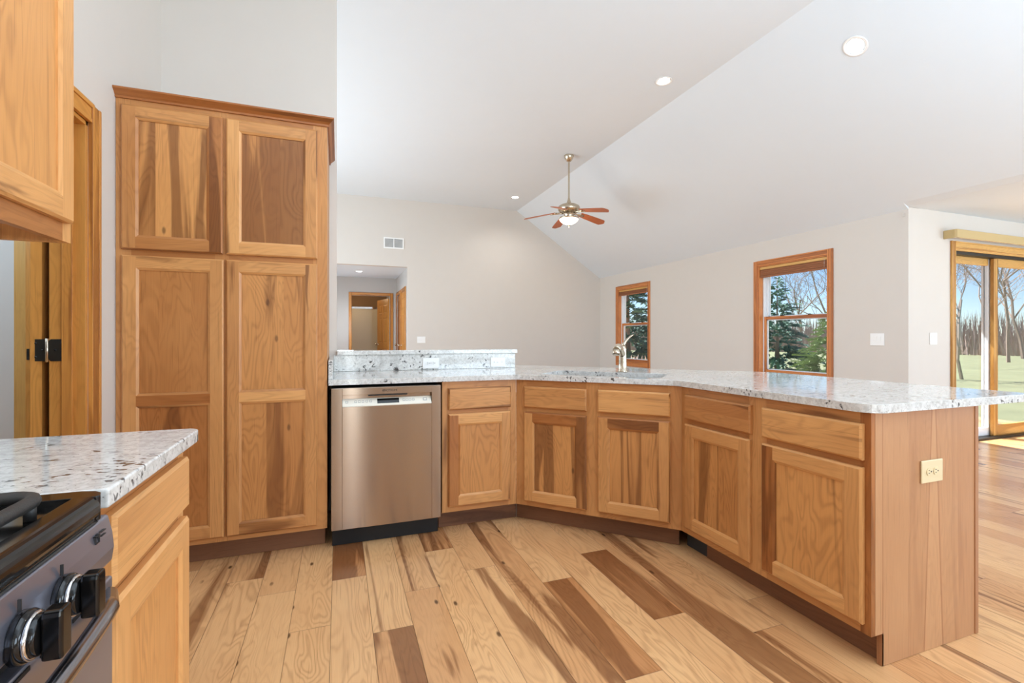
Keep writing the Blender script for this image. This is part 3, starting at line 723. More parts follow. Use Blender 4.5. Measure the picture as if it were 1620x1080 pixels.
front('door', .392, .543, 'cab', B2, (.0575, -.0195, .146), tones=[(.3, .3), (.6, .8), (.15, .2), (.9, .6)], panel_tones=[(.25, .62)])
front('door', .395, .543, 'cab', B2, (.516, -.0195, .148), tones=[(.4, .4), (.3, .5), (.2, .2), (.8, .6)], panel_tones=[(.35, .6)])

# peninsula cabinets --------------------------------------------------
B3 = thing('base_cabinet', 'narrower peninsula hickory cabinet with drawer and door next to the sink cabinet', 'cabinet', (1.715, 2.055, 0), R(-90))
w3 = .487
carcass(B3, w3, .59, .114, .882)
face_frame(B3, w3, .114, .882, [(0, .05), (w3-.046, w3)], [(.05, w3-.046, .114, .165), (.05, w3-.046, .68, .725), (.05, w3-.046, .835, .882)])
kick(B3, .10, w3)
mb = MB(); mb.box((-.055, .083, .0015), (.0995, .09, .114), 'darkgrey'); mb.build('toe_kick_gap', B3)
front('drawer_front', .422, .127, 'cab', B3, (.039, -.0195, .716), panel=False, tones=(.6, .4))
front('door', .418, .543, 'cab', B3, (.039, -.0195, .148), tones=[(.45, .3), (.35, .3), (.15, .2), (.25, .2)], panel_tones=[(.35, .55)])
B4 = thing('base_cabinet', 'wider peninsula hickory cabinet with drawer and door at the open end', 'cabinet', (1.715, 1.568, 0), R(-90))
w4 = .449
carcass(B4, w4, .58, .114, .882)
face_frame(B4, w4, .114, .882, [(0, .045), (.432, .4678)], [(.045, .432, .114, .165), (.045, .432, .68, .725), (.045, .432, .835, .882)], tones=[(.3, .3), (.97, .85)])
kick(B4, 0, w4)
front('drawer_front', .415, .127, 'cab', B4, (.032, -.0195, .716), panel=False, tones=(.2, .35))
front('door', .415, .543, 'cab', B4, (.032, -.0195, .148), tones=[(.97, .75), (.25, .3), (.08, .2), (.1, .1)], panel_tones=[(.15, .3)])
# end panel with toe notch
E_ = thing('end_panel', 'pale wood veneer end panel closing the peninsula, carrying a cream outlet', 'panel', (1.7155, 1.1, 0))
mb = MB()
sec = [((.0195, .0195), (.055, .055), (.2, .2)), ((.055, .055), (.062, .06), (.85, .5)), ((.062, .06), (.19, .20), (.3, .3)), ((.19, .20), (.278, .325), (.4, .4)), ((.278, .325), (.286, .331), (.95, .6)),
       ((.286, .331), (.388, .346), (.1, .15)), ((.388, .346), (.396, .352), (.95, .6)), ((.396, .352), (.49, .475), (.35, .4)), ((.49, .475), (.585, .585), (.55, .5))]
for k, ((b0, t0_), (b1, t1_), pt) in enumerate(sec):
    z0 = .114 if k == 0 else .0015
    mb.prism([(b0, z0), (b1, z0), (t1_, .882), (t0_, .882)], 1, 0, .018, 'veneer', (t0_-b0+(t1_-b1), 0, 1.7), pt, (k*3.3, k*1.7))
mb.box((.0555, 0, .0015), (.062, .0178, .114), 'veneer', (0, 0, 1), (.3, .3))
mb.build('veneer_sheet', E_, weld=False)
mb = MB(); mb.box((.585, -.003, .0015), (.607, .0175, .882), 'veneer', (0, 0, 1), (.95, .8)); mb.build('corner_trim', E_, bevel=.002)
# back skin of the peninsula and sink run (seen from the great room side)
pth = [(2.3205, 1.13), (2.3205, 2.215), (1.26, 3.335)]
mb = MB()
for (a, b) in zip(pth[:-1], pth[1:]):
    d = Vector((b[0]-a[0], b[1]-a[1], 0)); nrm = Vector((d.y, -d.x, 0)).normalized()*.012
    A, B_ = Vector((*a, 0)), Vector((*b, 0))
    q = [A, B_, B_+nrm, A+nrm]
    lo = [Vector((p.x, p.y, .0015)) for p in q]; hi = [Vector((p.x, p.y, .882)) for p in q]
    for k in range(4): mb.face([lo[k], lo[(k+1) % 4], hi[(k+1) % 4], hi[k]], 'veneer', (0, 0, 1), (.2, .2))
tag(mb.build('back_panel'), 'wood panel forming the back of the peninsula below the bar overhang', 'panel')

# countertop with sink cutout ---------------------------------------
def arc(cx, cy, r, a0, a1, n=8): return [(cx+r*math.cos(R(a0+(a1-a0)*k/n)), cy+r*math.sin(R(a0+(a1-a0)*k/n))) for k in range(n+1)]
def slab(name, outline, z0, z1, hole=None, m='granite', bevel=.004):
    bm = bmesh.new()
    def loop(pts):
        vs = [bm.verts.new((x, y, z0)) for x, y in pts]; return [bm.edges.new((vs[i], vs[(i+1) % len(vs)])) for i in range(len(vs))]
    es = loop(outline)+(loop(hole) if hole else [])
    bmesh.ops.triangle_fill(bm, use_beauty=True, use_dissolve=False, edges=es)
    r = bmesh.ops.extrude_face_region(bm, geom=list(bm.faces))
    bmesh.ops.translate(bm, vec=(0, 0, z1-z0), verts=[e for e in r['geom'] if isinstance(e, bmesh.types.BMVert)])
    bmesh.ops.recalc_face_normals(bm, faces=bm.faces)
    bmesh.ops.dissolve_limit(bm, angle_limit=R(1), verts=bm.verts, edges=bm.edges, delimit={'NORMAL'}) if not hole else None
    me = bpy.data.meshes.new(name); bm.to_mesh(me); bm.free(); me.materials.append(M[m])
    o = bpy.data.objects.new(name, me); COL.objects.link(o)
    b = o.modifiers.new('bevel', 'BEVEL'); b.width = bevel; b.segments = 3; b.limit_method = 'ANGLE'; b.angle_limit = R(50)
    return o
out = [(-.053, 2.715)]
# soft concave bends at the two inside/outside corners
out += arc(1.0195-.0621, 2.715-.15, .15, 90, 45, 6)[:] if True else []
c1 = (1.02, 2.715); c2 = (1.69, 2.045)
out += [(1.69-.012, 2.045+.012+.02), (1.688, 2.03)]
out += arc(1.69+.07, 1.075+.07, .07, 180, 270, 8)
out += arc(2.655-.03, 1.075+.03, .03, 270, 360, 5)
out += arc(2.655-.10, 2.36-.05, .10, 0, 45, 5)
out += [(1.34, 3.66), (1.2475, 3.66), (1.2475, 3.332), (-.053, 3.332)]
Ts, Ns = (s2, -s2), (s2, s2)
def sk(t_, n_): return (1.03+Ts[0]*t_+Ns[0]*n_, 2.74+Ts[1]*t_+Ns[1]*n_)
hole = []
for (ct, cn, a0) in ((.13+.03, .07+.03, 180), (.85-.03, .07+.03, 270), (.85-.03, .42-.03, 0), (.13+.03, .42-.03, 90)):
    for k in range(5):
        a = R(a0+90*k/4); hole.append(sk(ct+.03*math.cos(a), cn+.03*math.sin(a)))
ctop = slab('countertop', out, .8835, .914, hole)
tag(ctop, 'speckled white granite countertop running over the dishwasher, sink and peninsula', 'countertop')
# sink
S = thing('kitchen_sink', 'stainless steel undermount sink set in the diagonal granite counter', 'sink', (1.03, 2.74, .66), R(-45))
mb = MB(); t0, t1, n0, n1, zt, zb = .125, .855, .065, .425, .8825-.66, 0
for a, b in ((t0, .478), (.502, t1)):
    e = .03
    top = [(a, n0, zt), (b, n0, zt), (b, n1, zt), (a, n1, zt)]; bot = [(a+e, n0+e, .01), (b-e, n0+e, .01), (b-e, n1-e, .01), (a+e, n1-e, .01)]
    for k in range(4): mb.face([top[(k+1) % 4], top[k], bot[k], bot[(k+1) % 4]], 'steel')
    mb.face(bot, 'steel')
mb.face([(.478, n0, zt), (.502, n0, zt), (.502, n1, zt), (.478, n1, zt)], 'steel')
mb.build('bowl', S, bevel=.01)
for x in (.30, .68):
    mb = MB(); mb.lathe([(.045, .0105), (.04, .014), (.02, .011), (0, .011)], (x, .25, 0), 'chrome', 20); mb.build('drain', S)
# faucet
F_ = thing('kitchen_faucet', 'brushed nickel single-lever pull-out faucet standing behind the sink', 'faucet', (1.758, 2.679, .9143))
f = Vector((-s2, -s2, 0)); rr = Vector((math.cos(YAW), -math.sin(YAW), 0))
mb = MB(); mb.lathe([(0, 0), (.031, 0), (.031, .006), (.027, .012), (.0255, .06), (.024, .12), (.0235, .15), (.021, .165), (.012, .174), (0, .176)], (0, 0, 0), 'nickel', 28); mb.build('body', F_)
mb = MB(); pts = []
for k in range(9):
    u = k/8; L = .185*u; z = .105+.075*math.sin(u*2.15)-.02*u
    pts.append(f*L+Vector((0, 0, z)))
mb.sweep(pts, [.018, .0195, .020, .0205, .0215, .0225, .0235, .024, .023], 'nickel', 16)
end = pts[-1]; mb.sweep([end, end+Vector((0, 0, -.016))+f*.008, end+Vector((0, 0, -.03))+f*.012], [.0225, .0235, .022], 'nickel', 16)
mb.build('spout', F_)
mb = MB(); q = [Vector((0, 0, .165)), rr*.008+Vector((0, 0, .185)), rr*.022-f*.01+Vector((0, 0, .208)), rr*.045-f*.025+Vector((0, 0, .232)), rr*.064-f*.035+Vector((0, 0, .245))]
mb.sweep(q, [.017, .0155, .011, .0085, .007], 'nickel', 12, flat=.7); mb.build('lever', F_)
# half wall granite
mb = MB(); mb.box((-.03, 3.332, .9145), (1.245, 3.3495, 1.0225), 'granite'); tag(mb.build('backsplash', bevel=.0015), 'long granite backsplash on the half wall, above the dishwasher', 'backsplash')
mb = MB(); mb.box((-.0525, 2.735, .9145), (-.031, 3.331, 1.018), 'granite'); tag(mb.build('side_splash', bevel=.0015), 'short granite side splash against the pantry side', 'backsplash')
mb = MB(); mb.box((-.0105, 3.318, 1.0228), (1.258, 3.51, 1.0525), 'granite'); tag(mb.build('granite_ledge', bevel=.004), 'raised granite ledge capping the half wall behind the dishwasher', 'ledge')

# ================================================================== wall plates
def plate(name, label, cat, loc, rotz, w, h, kind, m, group=None):
    """plate facing local -y"""
    t = thing(name, label, cat, loc, rotz, group)
    mb = MB(); mb.box((-w/2, -.006, -h/2), (w/2, 0, h/2), m); mb.build('plate', t, bevel=.003)
    if kind == 'outlet':    # duplex receptacle lying on its side
        for s in (-1, 1):
            r = MB(); c = .0195*s
            r.prism([(c+.0165*math.cos(2*math.pi*k/18), max(-.013, min(.013, .0165*math.sin(2*math.pi*k/18)))) for k in range(18)], 1, -.0085, -.006, m); ro = r.build('receptacle', t)
            sl = MB(); sl.box((c-.008, -.0089, .004), (c-.001, -.0084, .0062), 'darkgrey'); sl.box((c-.008, -.0089, -.0062), (c-.001, -.0084, -.004), 'darkgrey')
            sl.prism([(c+.007+.0028*math.cos(2*math.pi*k/10), .0028*math.sin(2*math.pi*k/10)) for k in range(10)], 1, -.0089, -.0084, 'darkgrey'); sl.build('slots', ro)
        s_ = MB(); s_.prism([(.0028*math.cos(2*math.pi*k/10), .0028*math.sin(2*math.pi*k/10)) for k in range(10)], 1, -.0068, -.006, 'grey'); s_.build('screw', t)
    elif kind.startswith('side'):
        mb = MB(); mb.box((-.012, -.0075, -.006), (.012, -.006, .006), m); mb.box((-.004, -.014, -.0035), (.006, -.0075, .0035), m); mb.build('toggle', t)
        for s in (-1, 1):
            s_ = MB(); s_.prism([(.03*s+.0025*math.cos(2*math.pi*k/10), .0025*math.sin(2*math.pi*k/10)) for k in range(10)], 1, -.0068, -.006, 'grey'); s_.build('screw', t)
    else:
        n = int(kind[-1])
        for k in range(n):
            x = (k-(n-1)/2)*.046
            if kind.startswith('rocker'):
                mb = MB(); mb.prism([(-.0065, -.033), (-.010, .033), (-.006, .033), (-.006, -.033)], 0, x-.0165, x+.0165, m); mb.build('rocker', t, bevel=.0008)
            else:
                mb = MB(); mb.prism([(-.006, -.006), (-.006, .008), (-.016, .011), (-.016, .005)], 0, x-.004, x+.004, m); mb.build('toggle', t)
                mb = MB(); mb.box((x-.006, -.0068, -.012), (x+.006, -.0058, .012), m); mb.build('toggle_slot', t)
    return t
plate('outlet', 'white duplex outlet set sideways in the granite backsplash', 'outlet', (.61, 3.3315, .96), 0, .116, .074, 'outlet', 'white')
plate('light_switch', 'white single switch plate set sideways at the right end of the backsplash', 'switch', (1.108, 3.3315, .959), 0, .114, .072, 'side1', 'white')
plate('outlet', 'cream duplex outlet on the veneer end panel of the peninsula', 'outlet', (2.035, 1.0995, .655), 0, .122, .082, 'outlet', 'cream')
plate('light_switch', 'white multi-gang switch plate on the far wall beside the hall opening', 'switch', (1.493, YF-.0005, 1.088), 0, .16, .125, 'rocker3', 'white')
plate('light_switch', 'white double switch plate on the window wall near the outside corner', 'switch', (XR-.0005, 3.415, 1.117), R(-90), .142, .132, 'rocker2', 'white')
t = plate('light_switch', 'white switch plate left of the sliding glass door', 'switch', (5.812, YCOR-.0005, 1.127), 0, .118, .125, 'rocker2', 'white')
# return air vent
V = thing('wall_vent', 'white double return air grille high on the far wall', 'vent', (.977, YF-.0005, 2.913))
mb = MB(); w, h = .372, .208
for a, b in (((-w/2, -h/2), (w/2, -h/2+.024)), ((-w/2, h/2-.024), (w/2, h/2)), ((-w/2, -h/2+.024), (-w/2+.024, h/2-.024)), ((w/2-.024, -h/2+.024), (w/2, h/2-.024)), ((-.008, -h/2+.024), (.008, h/2-.024))):
    mb.box((a[0], -.012, a[1]), (b[0], 0, b[1]), 'white')
mb.build('frame', V)
for s in (-1, 1):
    mb = MB(); xa, xb = (.008, w/2-.024) if s > 0 else (-w/2+.024, -.008)
    mb.box((xa, -.002, -h/2+.024), (xb, -.001, h/2-.024), 'grey')
    for k in range(12):
        z = -h/2+.03+k*.0128; mb.prism([(-.003, z), (-.011, z-.006), (-.011, z-.0045), (-.003, z+.0015)], 0, xa, xb, 'white')
    mb.build('louvre', V)
mb = MB(); mb.box((XR-.012, 3.15, 2.37), (XR-.0005, 3.172, 2.405), 'wall'); tag(mb.build('contact_sensor', bevel=.004), 'tiny wall-coloured alarm sensor high on the window wall at the outside corner', 'sensor')

# ================================================================== recessed lights
def can(label, loc, nrm, power, r=.085):
    t = thing('recessed_light', label, 'ceiling light', loc, 0, 'recessed ceiling lights')
    t.rotation_euler = Vector(nrm).to_track_quat('-Z', 'Y').to_euler()
    mb = MB(); mb.lathe([(r*.78, .028), (r*.80, -.004), (r*.98, -.006), (r, -.001), (r, 0)][::-1], (0, 0, 0), 'white', 28); mb.build('trim_ring', t)
    mb = MB(); mb.lathe([(0, -.002), (r*.6, -.0015), (r*.785, .004), (r*.785, .006)], (0, 0, 0), 'lens', 28); o = mb.build('lens', t)
    l = lamp('recessed_lamp', 'SPOT', Vector(loc)+Vector(nrm)*.03, power, (1, .96, .9), .06, aim=nrm); l.data.spot_size = R(150); l.data.spot_blend = .8
    return t
can('recessed light on the flat ceiling beside the ridge line, nearer than the ceiling fan', (3.107, 3.993, ZC-.001), (0, 0, -1), 30)
can('recessed light on the flat ceiling by the far wall, left of the fan', (3.092, 8.273, ZC-.001), (0, 0, -1), 28)
ns = Vector((-(ZC-ZE), 0, -(XR-XRIDGE))).normalized()
can('recessed light on the sloped ceiling at the upper right, largest of the lights', Vector((3.88, 2.61, 3.4695))+ns*.001, tuple(ns), 30, .09)
can('recessed light in the low hall ceiling seen through the opening', (.387, 10.11, 2.479), (0, 0, -1), 24)
lamp('bath_light', 'POINT', (.3, 12.2, 2.2), 9, (1, .78, .5), .12)
lamp('left_room_fill', 'POINT', (-2.0, 2.2, 2.3), 58, (.58, .79, 1), .3)  # added bluish point fill for the room behind the left doorway
lamp('hall_fill', 'POINT', (.1, 10.2, 1.4), 18, (.70, .85, 1), .2)  # added point fill without a fixture, brightens the hall ceiling

# ================================================================== ceiling fan
fan = thing('ceiling_fan', 'nickel ceiling fan with five reddish wood blades and lit bowl, hung from the flat ceiling', 'ceiling fan', (3.106, 6.104, 2.86))
mb = MB(); mb.lathe([(0, .80), (.022, .802), (.04, .815), (.062, .85), (.07, .875), (.07, .889)], (0, 0, 0), 'nickel', 28); mb.build('canopy', fan)
mb = MB(); mb.lathe([(.0125, .24), (.0125, .81)], (0, 0, 0), 'nickel', 14); mb.lathe([(.042, .19), (.032, .215), (.02, .25), (.013, .28)], (0, 0, 0), 'nickel', 20); mb.build('downrod', fan)
mb = MB(); mb.lathe([(.07, .0), (.072, .05), (.09, .062), (.13, .075), (.150, .095), (.158, .118), (.158, .138), (.148, .160), (.12, .178), (.08, .189), (.04, .195), (0, .196)], (0, 0, 0), 'nickel', 36); mb.lathe([(.06, -.03), (.06, .02)], (0, 0, 0), 'nickel', 24); mb.build('motor_housing', fan)
mb = MB(); mb.lathe([(0, -.035), (.10, -.035), (.135, -.028), (.142, -.02), (.142, -.005), (.06, .0)], (0, 0, 0), 'nickel', 32); mb.build('light_fitter', fan)
mb = MB(); mb.lathe([(0, -.105), (.04, -.1), (.09, -.08), (.125, -.05), (.137, -.03), (.137, -.022)], (0, 0, 0), 'bowl', 32); mb.build('light_bowl', fan)
mb = MB(); mb.lathe([(0, -.148), (.006, -.142), (.012, -.125), (.022, -.11), (.022, -.102), (0, -.100)], (0, 0, 0), 'nickel', 16); mb.build('finial', fan)
lamp('fan_lamp', 'POINT', (3.106, 6.104, 2.66), 5, (1, .86, .68), .1)
for k in range(5):
    a = R(9.9+72*k); ca, sa = math.cos(a), math.sin(a)
    pit = R(-10)
    def bp(r, s, z=0): # along, across -> fan space
        y, zz = s*math.cos(pit), s*math.sin(pit)+z-.005+(.65-r)*.17
        return (r*ca-y*sa, r*sa+y*ca, zz)
    b = MB(); ol = [(.20, -.052), (.30, -.062), (.45, -.070), (.585, -.074), (.61, -.068), (.64, -.022), (.648, 0), (.64, .022), (.61, .068), (.585, .074), (.45, .070), (.30, .062), (.20, .052)]
    pts_t = [bp(r, s, .0) for r, s in ol]; pts_b = [bp(r, s, -.008) for r, s in ol]
    pc_ = ((.4, .3), (k*3.1, k*7.7))
    b.face(pts_t, 'walnut', (ca, sa, 0), *pc_); b.face(pts_b[::-1], 'walnut', (ca, sa, 0), *pc_)
    for i in range(len(ol)):
        j = (i+1) % len(ol); b.face([pts_b[i], pts_b[j], pts_t[j], pts_t[i]], 'walnut', (ca, sa, 0), *pc_)
    bo = b.build('blade', fan)
    ir = MB()
    ir.sweep([(.085*ca, .085*sa, .06), (.13*ca, .13*sa, .062), bp(.19, 0, -.014), bp(.27, 0, -.014)], [.012, .012, .016, .008], 'nickel', 8)
    for s in (-.03, .03): ir.sweep([bp(.17, 0, -.012), bp(.20, s*.8, -.0125), bp(.25, s, -.0125)], [.009, .008, .006], 'nickel', 8)
    ir.build('blade_iron', bo)

# ================================================================== left foreground
# upper cabinet
U = thing('upper_cabinet', 'pale hickory wall cabinet hanging at the upper left above the stove counter', 'cabinet', (-.68, 1.10, 0), R(90))
uw = .51
mb = MB(); q = .016; d = .305
mb.box((0, .019, 1.396), (q, d, 2.42), 'cab', (0, 0, 1), (.1, .1)); mb.box((uw-q, .019, 1.396), (uw, d, 2.42), 'cab', (0, 0, 1), (.1, .1)); mb.box((q, .019, 1.435), (uw-q, d, 1.45), 'cab', (1, 0, 0), (.6, .3))
mb.box((q, d-.01, 1.396), (uw-q, d, 1.435), 'cab', (1, 0, 0)); mb.box((q, .019, 2.40), (uw-q, d, 2.42), 'cab', (1, 0, 0)); mb.box((q, d-.012, 1.45), (uw-q, d-.004, 2.4), 'cab', (0, 0, 1)); mb.build('carcass', U)
face_frame(U, uw, 1.396, 2.42, [(0, .04), (uw-.04, uw)], [(.04, uw-.04, 1.396, 1.47), (.04, uw-.04, 2.37, 2.42)], tones=[(.05, .1), (.05, .1)])
mb = MB(); mb.prism([(q, 1.434), (q+.05, 1.434), (q, 1.40)], 1, .02, .04, 'pine'); mb.build('corner_block', U)
front('door', .455, .945, 'cab', U, (.031, -.0195, 1.444), tones=[(.1, .1), (.05, .1), (.12, .3), (.1, .2)], panel_tones=[(.05, .3)])
# base cabinet by the range
Lb = thing('base_cabinet', 'pale hickory base cabinet with drawer beside the black and steel stove', 'cabinet', (-.36, .90, 0), R(90))
lw = .472
carcass(Lb, lw, .61, .114, .882)
face_frame(Lb, lw, .114, .882, [(0, .04), (lw-.04, lw)], [(.04, lw-.04, .114, .165), (.04, lw-.04, .68, .74), (.04, lw-.04, .84, .882)], tones=[(.1, .1), (.1, .1)])
kick(Lb, 0, lw)
front('drawer_front', .408, .121, 'cab', Lb, (.045, -.0195, .733), panel=False, tones=(.05, .35))
front('door', .408, .56, 'cab', Lb, (.045, -.0195, .150), tones=[(.05, .1), (.05, .1), (.1, .1), (.05, .1)], panel_tones=[(.02, .12)])
lo = [(-.985, .886), (-.328, .886)]+arc(-.328-.03, 1.40-.03, .03, 0, 90, 5)+[(-.985, 1.40)]
tag(slab('countertop', lo, .8835, .914), 'speckled white granite countertop beside the stove, at the lower left', 'countertop')

# range ---------------------------------------------------------------
G = thing('gas_range', 'stainless gas stove with black cooktop and black knobs at the lower left edge', 'stove', (-.325, .883, 0), R(90))
# local: x along +Y world (0 at right side going to -0.76 at left), y into the wall
gw = .76
mb = MB(); mb.box((-gw, .03, .03), (-.001, .64, .878), 'blackmatte'); mb.build('body', G)
for x in (-gw+.05, -.06):
    for y in (.06, .6):
        mb = MB(); mb.lathe([(.018, .001), (.014, .03)], (x, y, 0), 'blackmatte', 12); mb.build('foot', G)
# cooktop with rounded lip and sunken well
mb = MB()
lip = [(.0, .878)]+[(.012-.014*math.cos(R(a)), .897+.018*math.sin(R(a))) for a in range(-60, 91, 15)]+[(.030, .9155), (.038, .905), (.60, .905), (.608, .916), (.645, .916), (.645, .878)]
mb.prism(lip, 0, -gw+.036, -.036, 'black', smooth=False)
# side rims with rounded front corner
for xa, xb in ((-gw, -gw+.0365), (-.0365, 0)):
    e = .032
    if xb == 0: pl = [(xa, .003), (xb-e, .0), (xb-.015, .006), (xb-.005, .016), (xb, .034), (xb, .645), (xa, .645)]
    else: pl = [(xb, .003), (xa+e, .0), (xa+.015, .006), (xa+.005, .016), (xa, .034), (xa, .645), (xb, .645)]
    mb.prism(pl, 2, .879, .9145, 'black')
mb.build('cooktop', G, bevel=.005, seg=3)
def grate(x0, x1, y0, y1):
    g = MB(); z = .928; w = .006
    def bar(a, b, r=.0062): g.sweep([a, b], r, 'iron', 8)
    c = [(x0, y0, z), (x1, y0, z), (x1, y1, z), (x0, y1, z)]
    path = []
    for (cx, cy, a0) in ((x0+.03, y0+.03, 180), (x1-.03, y0+.03, 270), (x1-.03, y1-.03, 0), (x0+.03, y1-.03, 90)):
        for k in range(6): a = R(a0+18*k); path.append((cx+.03*math.cos(a), cy+.03*math.sin(a), z))
    path.append(path[0]); g.sweep(path, .009, 'iron', 8)
    mx = (x0+x1)/2
    for cy in (y0+(y1-y0)*.27, y0+(y1-y0)*.73):
        for ang in range(0, 360, 45):
            a = R(ang); r1 = .12
            q = (mx+math.cos(a)*.04, cy+math.sin(a)*.04, z+.006); e = (max(x0, min(x1, mx+math.cos(a)*.17)), max(y0, min(y1, cy+math.sin(a)*.13)), z)
            g.sweep([q, e], [.004, .006], 'iron', 8)
    bar((x0, (y0+y1)/2, z), (x1, (y0+y1)/2, z))
    for p in path[::6]: g.sweep([(p[0], p[1], .9055), (p[0], p[1], z)], .007, 'iron', 8)
    return g.build('grate', G)
for x0 in (-.378, -.70): grate(x0, x0+.318, .052, .56)
for x in (-.219, -.541):
    for y in (.189, .423):
        mb = MB(); mb.lathe([(.05, .9055), (.048, .914), (.036, .918), (.034, .924), (0, .926)], (x, y, 0), 'iron', 22); mb.build('burner', G)
# control panel
mb = MB(); mb.prism([(.002, .8775), (-.004, .85), (-.006, .828), (-.003, .806), (.03, .803), (.03, .8775)], 0, -gw+.002, -.001, 'steelrange'); cpan = mb.build('control_panel', G, bevel=.004, seg=3)
def knob(x):
    k = MB(); z = .824
    k.lathe([(0, .004), (.027, .003), (.0275, -.004), (.025, -.0085), (0, -.0086)][::-1], (x, -.0085, z), 'black', 28, 1)
    ko = k.build('knob', G)
    r = MB(); r.lathe([(.0245, -.0093), (.0248, -.0108), (.0234, -.0127), (.0222, -.0127)][::-1], (x, -.0085, z), 'chrome', 28, 1); r.build('chrome_ring', ko)
    gr = MB(); gr.lathe([(.0222, -.0127), (.0215, -.018), (0, -.019)][::-1], (x, -.0085, z), 'black', 24, 1)
    gr.prism([(x-.0095, z-.027), (x+.0095, z-.027), (x+.0105, z-.02), (x+.0105, z+.02), (x+.0095, z+.027), (x-.0095, z+.027), (x-.0105, z+.02), (x-.0105, z-.02)], 1, -.027, -.046, 'black'); gr.build('grip', ko, bevel=.003, seg=3)
    mk = MB(); mk.box((x-.0008, -.0072, z+.0275), (x+.0008, -.0040, z+.0405), 'ink'); mk.build('pointer_mark', ko)
for x in (-.147, -.229, -.535, -.617): knob(x)
ic = MB(); x, z = -.058, .858; y = -.0052
for a, b in (((0, 0), (.011, .001)), ((0, 0), (.001, .011)), ((.010, 0), (.011, .011)), ((0, .010), (.006, .011)), ((.007, .007), (.012, .012))): ic.box((x+a[0], y, z-.006+a[1]), (x+b[0], y+.004, z-.006+b[1]), 'ink')
for s in (0, .006): ic.box((x+.017, y, z+s-.001), (x+.030, y+.004, z+s), 'ink')
ic.build('burner_icon', cpan)
# vent strip and oven door
mb = MB(); mb.box((-gw+.002, .012, .786), (-.001, .03, .802), 'blackmatte'); mb.build('vent_gap', G)
mb = MB(); mb.box((-gw+.003, -.004, .18), (-.002, .03, .785), 'steelrange'); od = mb.build('oven_door', G, bevel=.004, seg=3)
mb = MB(); mb.box((-gw+.11, -.006, .3), (-.11, -.0042, .66), 'ovenglass'); mb.build('oven_window', od)
mb = MB()
for k in range(9): xx = -.12-k*.07; mb.box((xx, -.0055, .777), (xx+.05, -.0042, .782), 'blackmatte')
mb.build('vent_slots', od)
mb = MB(); pts = []
for k in range(17):
    u = k/16; s = math.sin(math.pi*u); pts.append((-.018-(gw-.036)*u, -.012-.026*s**.6 if 0 < u < 1 else -.004, .762))
mb.sweep(pts, .0115, 'steelbar', 14); mb.build('handle', od)
mb = MB(); mb.box((-gw+.003, -.002, .035), (-.002, .03, .172), 'steelrange'); mb.build('storage_drawer', G, bevel=.004)

# ================================================================== outdoors
gm = MB(); gm.face([(-60, -40, -.35), (90, -40, -.35), (90, 90, -.35), (-60, 90, -.35)], 'grass'); struct(gm.build('ground'))
def spruce(label, x, y, h, r, m, seed, dens=1.0, zb=-.35):
    rg = random.Random(seed); t = thing('spruce_tree', label, 'tree', (x, y, zb))
    mb = MB(); mb.sweep([(0, 0, 0), (0, 0, h*.5), (0, 0, h*.97)], [.035*h**.7+.02, .05, .008], 'bark', 7); mb.build('trunk', t)
    mb = MB(); n = int(66*h*dens)
    for i in range(n):
        u = (i+rg.random())/n; z = .05*h+u**1.05*h*.94; L = r*max(0.0, 1-z/h)**.8*rg.uniform(.6, 1.12)+.06
        a = rg.uniform(0, 2*math.pi); dr = rg.uniform(.0, .35); ca, sa = math.cos(a), math.sin(a)
        m_ = max(4, int(L*20))
        for j in range(m_):
            f = (j+.6)/m_
            if f < .25: continue
            px, py, pz = ca*L*f, sa*L*f, z-dr*L*f*f*1.2+.12*L*f
            for sd in (-1, 0, 1):
                wv = (L*.20*(1-f)+.075)*rg.uniform(.6, 1.25); b = a+sd*rg.uniform(.5, 1.2); up_ = rg.uniform(-.6, .45) if sd else rg.uniform(.2, .8)
                tx, ty, tz = px+math.cos(b)*wv, py+math.sin(b)*wv, pz+up_*wv
                hw = .016+.012*rg.random(); ux, uy = -math.sin(b)*hw, math.cos(b)*hw
                mb.face([(px-ux, py-uy, pz-hw), (px+ux, py+uy, pz+hw), (tx, ty, tz)], m)
    mb.build('foliage', t, weld=False); return t
spruce('dark spruce close outside the left window, behind the faucet', 8.25, 12.3, 4.9, 1.75, 'spruce', 3, .9)
spruce('dark blue-green spruce at the left of the right-hand window', 19.0, 16.3, 4.3, 2.1, 'spruce', 5, .8)
spruce('smaller sunlit green spruce at the right of the right-hand window', 17.8, 13.0, 2.5, 1.35, 'sunlit_spruce', 8, .75)
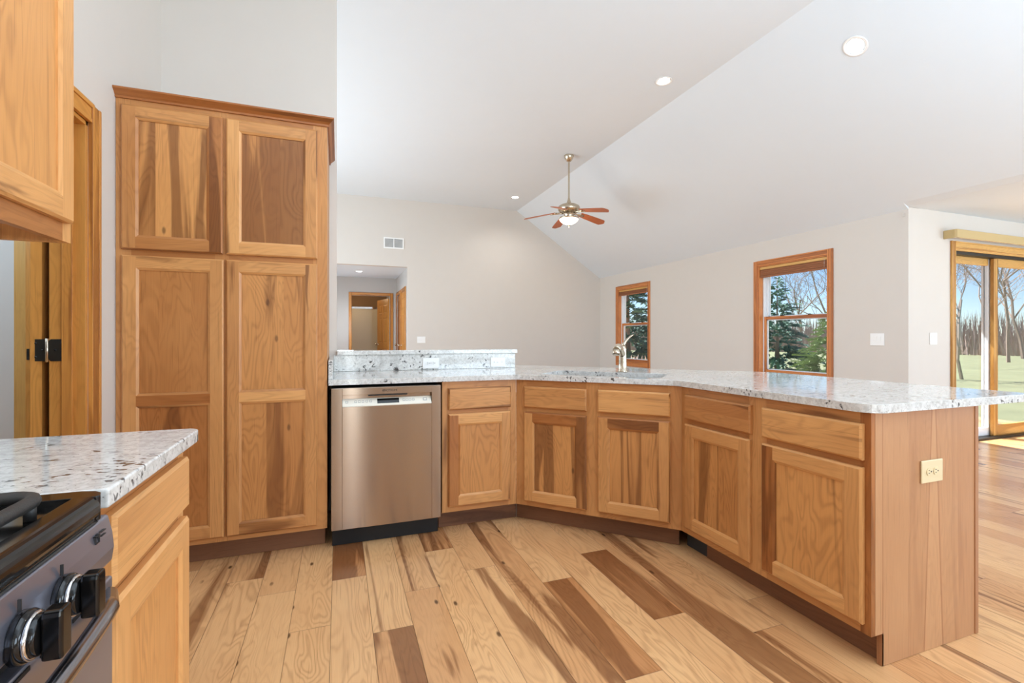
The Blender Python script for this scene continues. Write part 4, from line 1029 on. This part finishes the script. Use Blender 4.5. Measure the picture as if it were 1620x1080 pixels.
def bare_tree(label, x, y, h, seed, spread=.6, lean=(0, 0)):
    rg = random.Random(seed); t = thing('bare_tree', label, 'tree', (x, y, -.35)); tr = MB(); br = MB()
    def grow(p, d, L, r, lev, mbx):
        n = 4; pts = [p]; q = p; dd = d.copy()
        for _ in range(n):
            dd = (dd+Vector((rg.uniform(-.22, .22), rg.uniform(-.22, .22), rg.uniform(-.08, .14)))).normalized(); q = q+dd*L/n; pts.append(q)
        mbx.sweep(pts, [r*(1-.45*i/n) for i in range(n+1)], 'bark', 5 if lev < 2 else 3)
        if lev >= 5: return
        for _ in range(4 if lev < 2 else 3):
            i = rg.randint(1 if lev else 2, n); nd = (dd+Vector((rg.uniform(-1, 1), rg.uniform(-1, 1), rg.uniform(-.25, .6)))*spread*1.5).normalized()
            grow(pts[i], nd, L*rg.uniform(.5, .8), max(.005, r*.5), lev+1, br)
    grow(Vector((0, 0, 0)), Vector((lean[0], lean[1], 1)).normalized(), h*.42, h*.008, 0, tr)
    tr.build('trunk', t, weld=False); br.build('branches', t, weld=False); return t
bare_tree('bare tree rising between the two spruces in the right-hand window', 24, 19.0, 8.5, 11, .75)
bare_tree('bare tree with long slanting limbs at the upper right of the right-hand window', 35, 24.6, 12.5, 12, .9, (-.1, .25))
bare_tree('thin bare tree far behind the lit spruce in the right-hand window', 44, 31.6, 11.0, 13, .7)
bare_tree('bare tree left of centre behind the left glass panel of the slider', 20.6, 10.2, 6.8, 14, .7)
bare_tree('bare tree seen beside the white stile of the slider', 28.5, 13.3, 9.0, 15, .8)
bare_tree('bare tree seen through the right glass panel of the slider', 37, 16.1, 11.5, 16, .7)
bare_tree('bare tree at the right edge of the slider view', 44, 18.4, 13.0, 17, .8)
# distant winter brush and plumes
rg = random.Random(4); mb = MB()
for i in range(6500):
    a = R(rg.uniform(18, 66)); d = rg.uniform(54, 66); x, y = math.cos(a)*d, math.sin(a)*d; hh = rg.uniform(1.0, 3.6)
    w = rg.uniform(.03, .09); dx, dy = -math.sin(a)*w, math.cos(a)*w; lx, ly = rg.uniform(-.7, .7), rg.uniform(-.7, .7)
    mb.face([(x-dx, y-dy, -.35), (x+dx, y+dy, -.35), (x+lx, y+ly, hh)], 'brush')
o = stuff(mb.build('winter_brush', weld=False)); tag(o, 'grey-brown leafless thicket along the far edge of the lawn', 'brush')
mb = MB()
for i in range(90):
    x, y = 6.95+rg.uniform(-.3, .3), 10.05+rg.uniform(-.4, .3); hh = rg.uniform(.45, .85); lx, ly = rg.uniform(-.2, .2), rg.uniform(-.2, .2)
    mb.sweep([(x, y, -.35), (x+lx*.4, y+ly*.4, -.35+hh*.6), (x+lx, y+ly, -.35+hh)], [.006, .005, .004], 'dry', 3)
    mb.sweep([(x+lx, y+ly, -.35+hh), (x+lx*1.2, y+ly*1.2, -.35+hh+.09), (x+lx*1.4, y+ly*1.4, -.35+hh+.2)], [.006, .014, .003], 'dry', 4)
o = stuff(mb.build('ornamental_grass', weld=False)); tag(o, 'pale dry ornamental grass plumes outside the left window', 'grass')
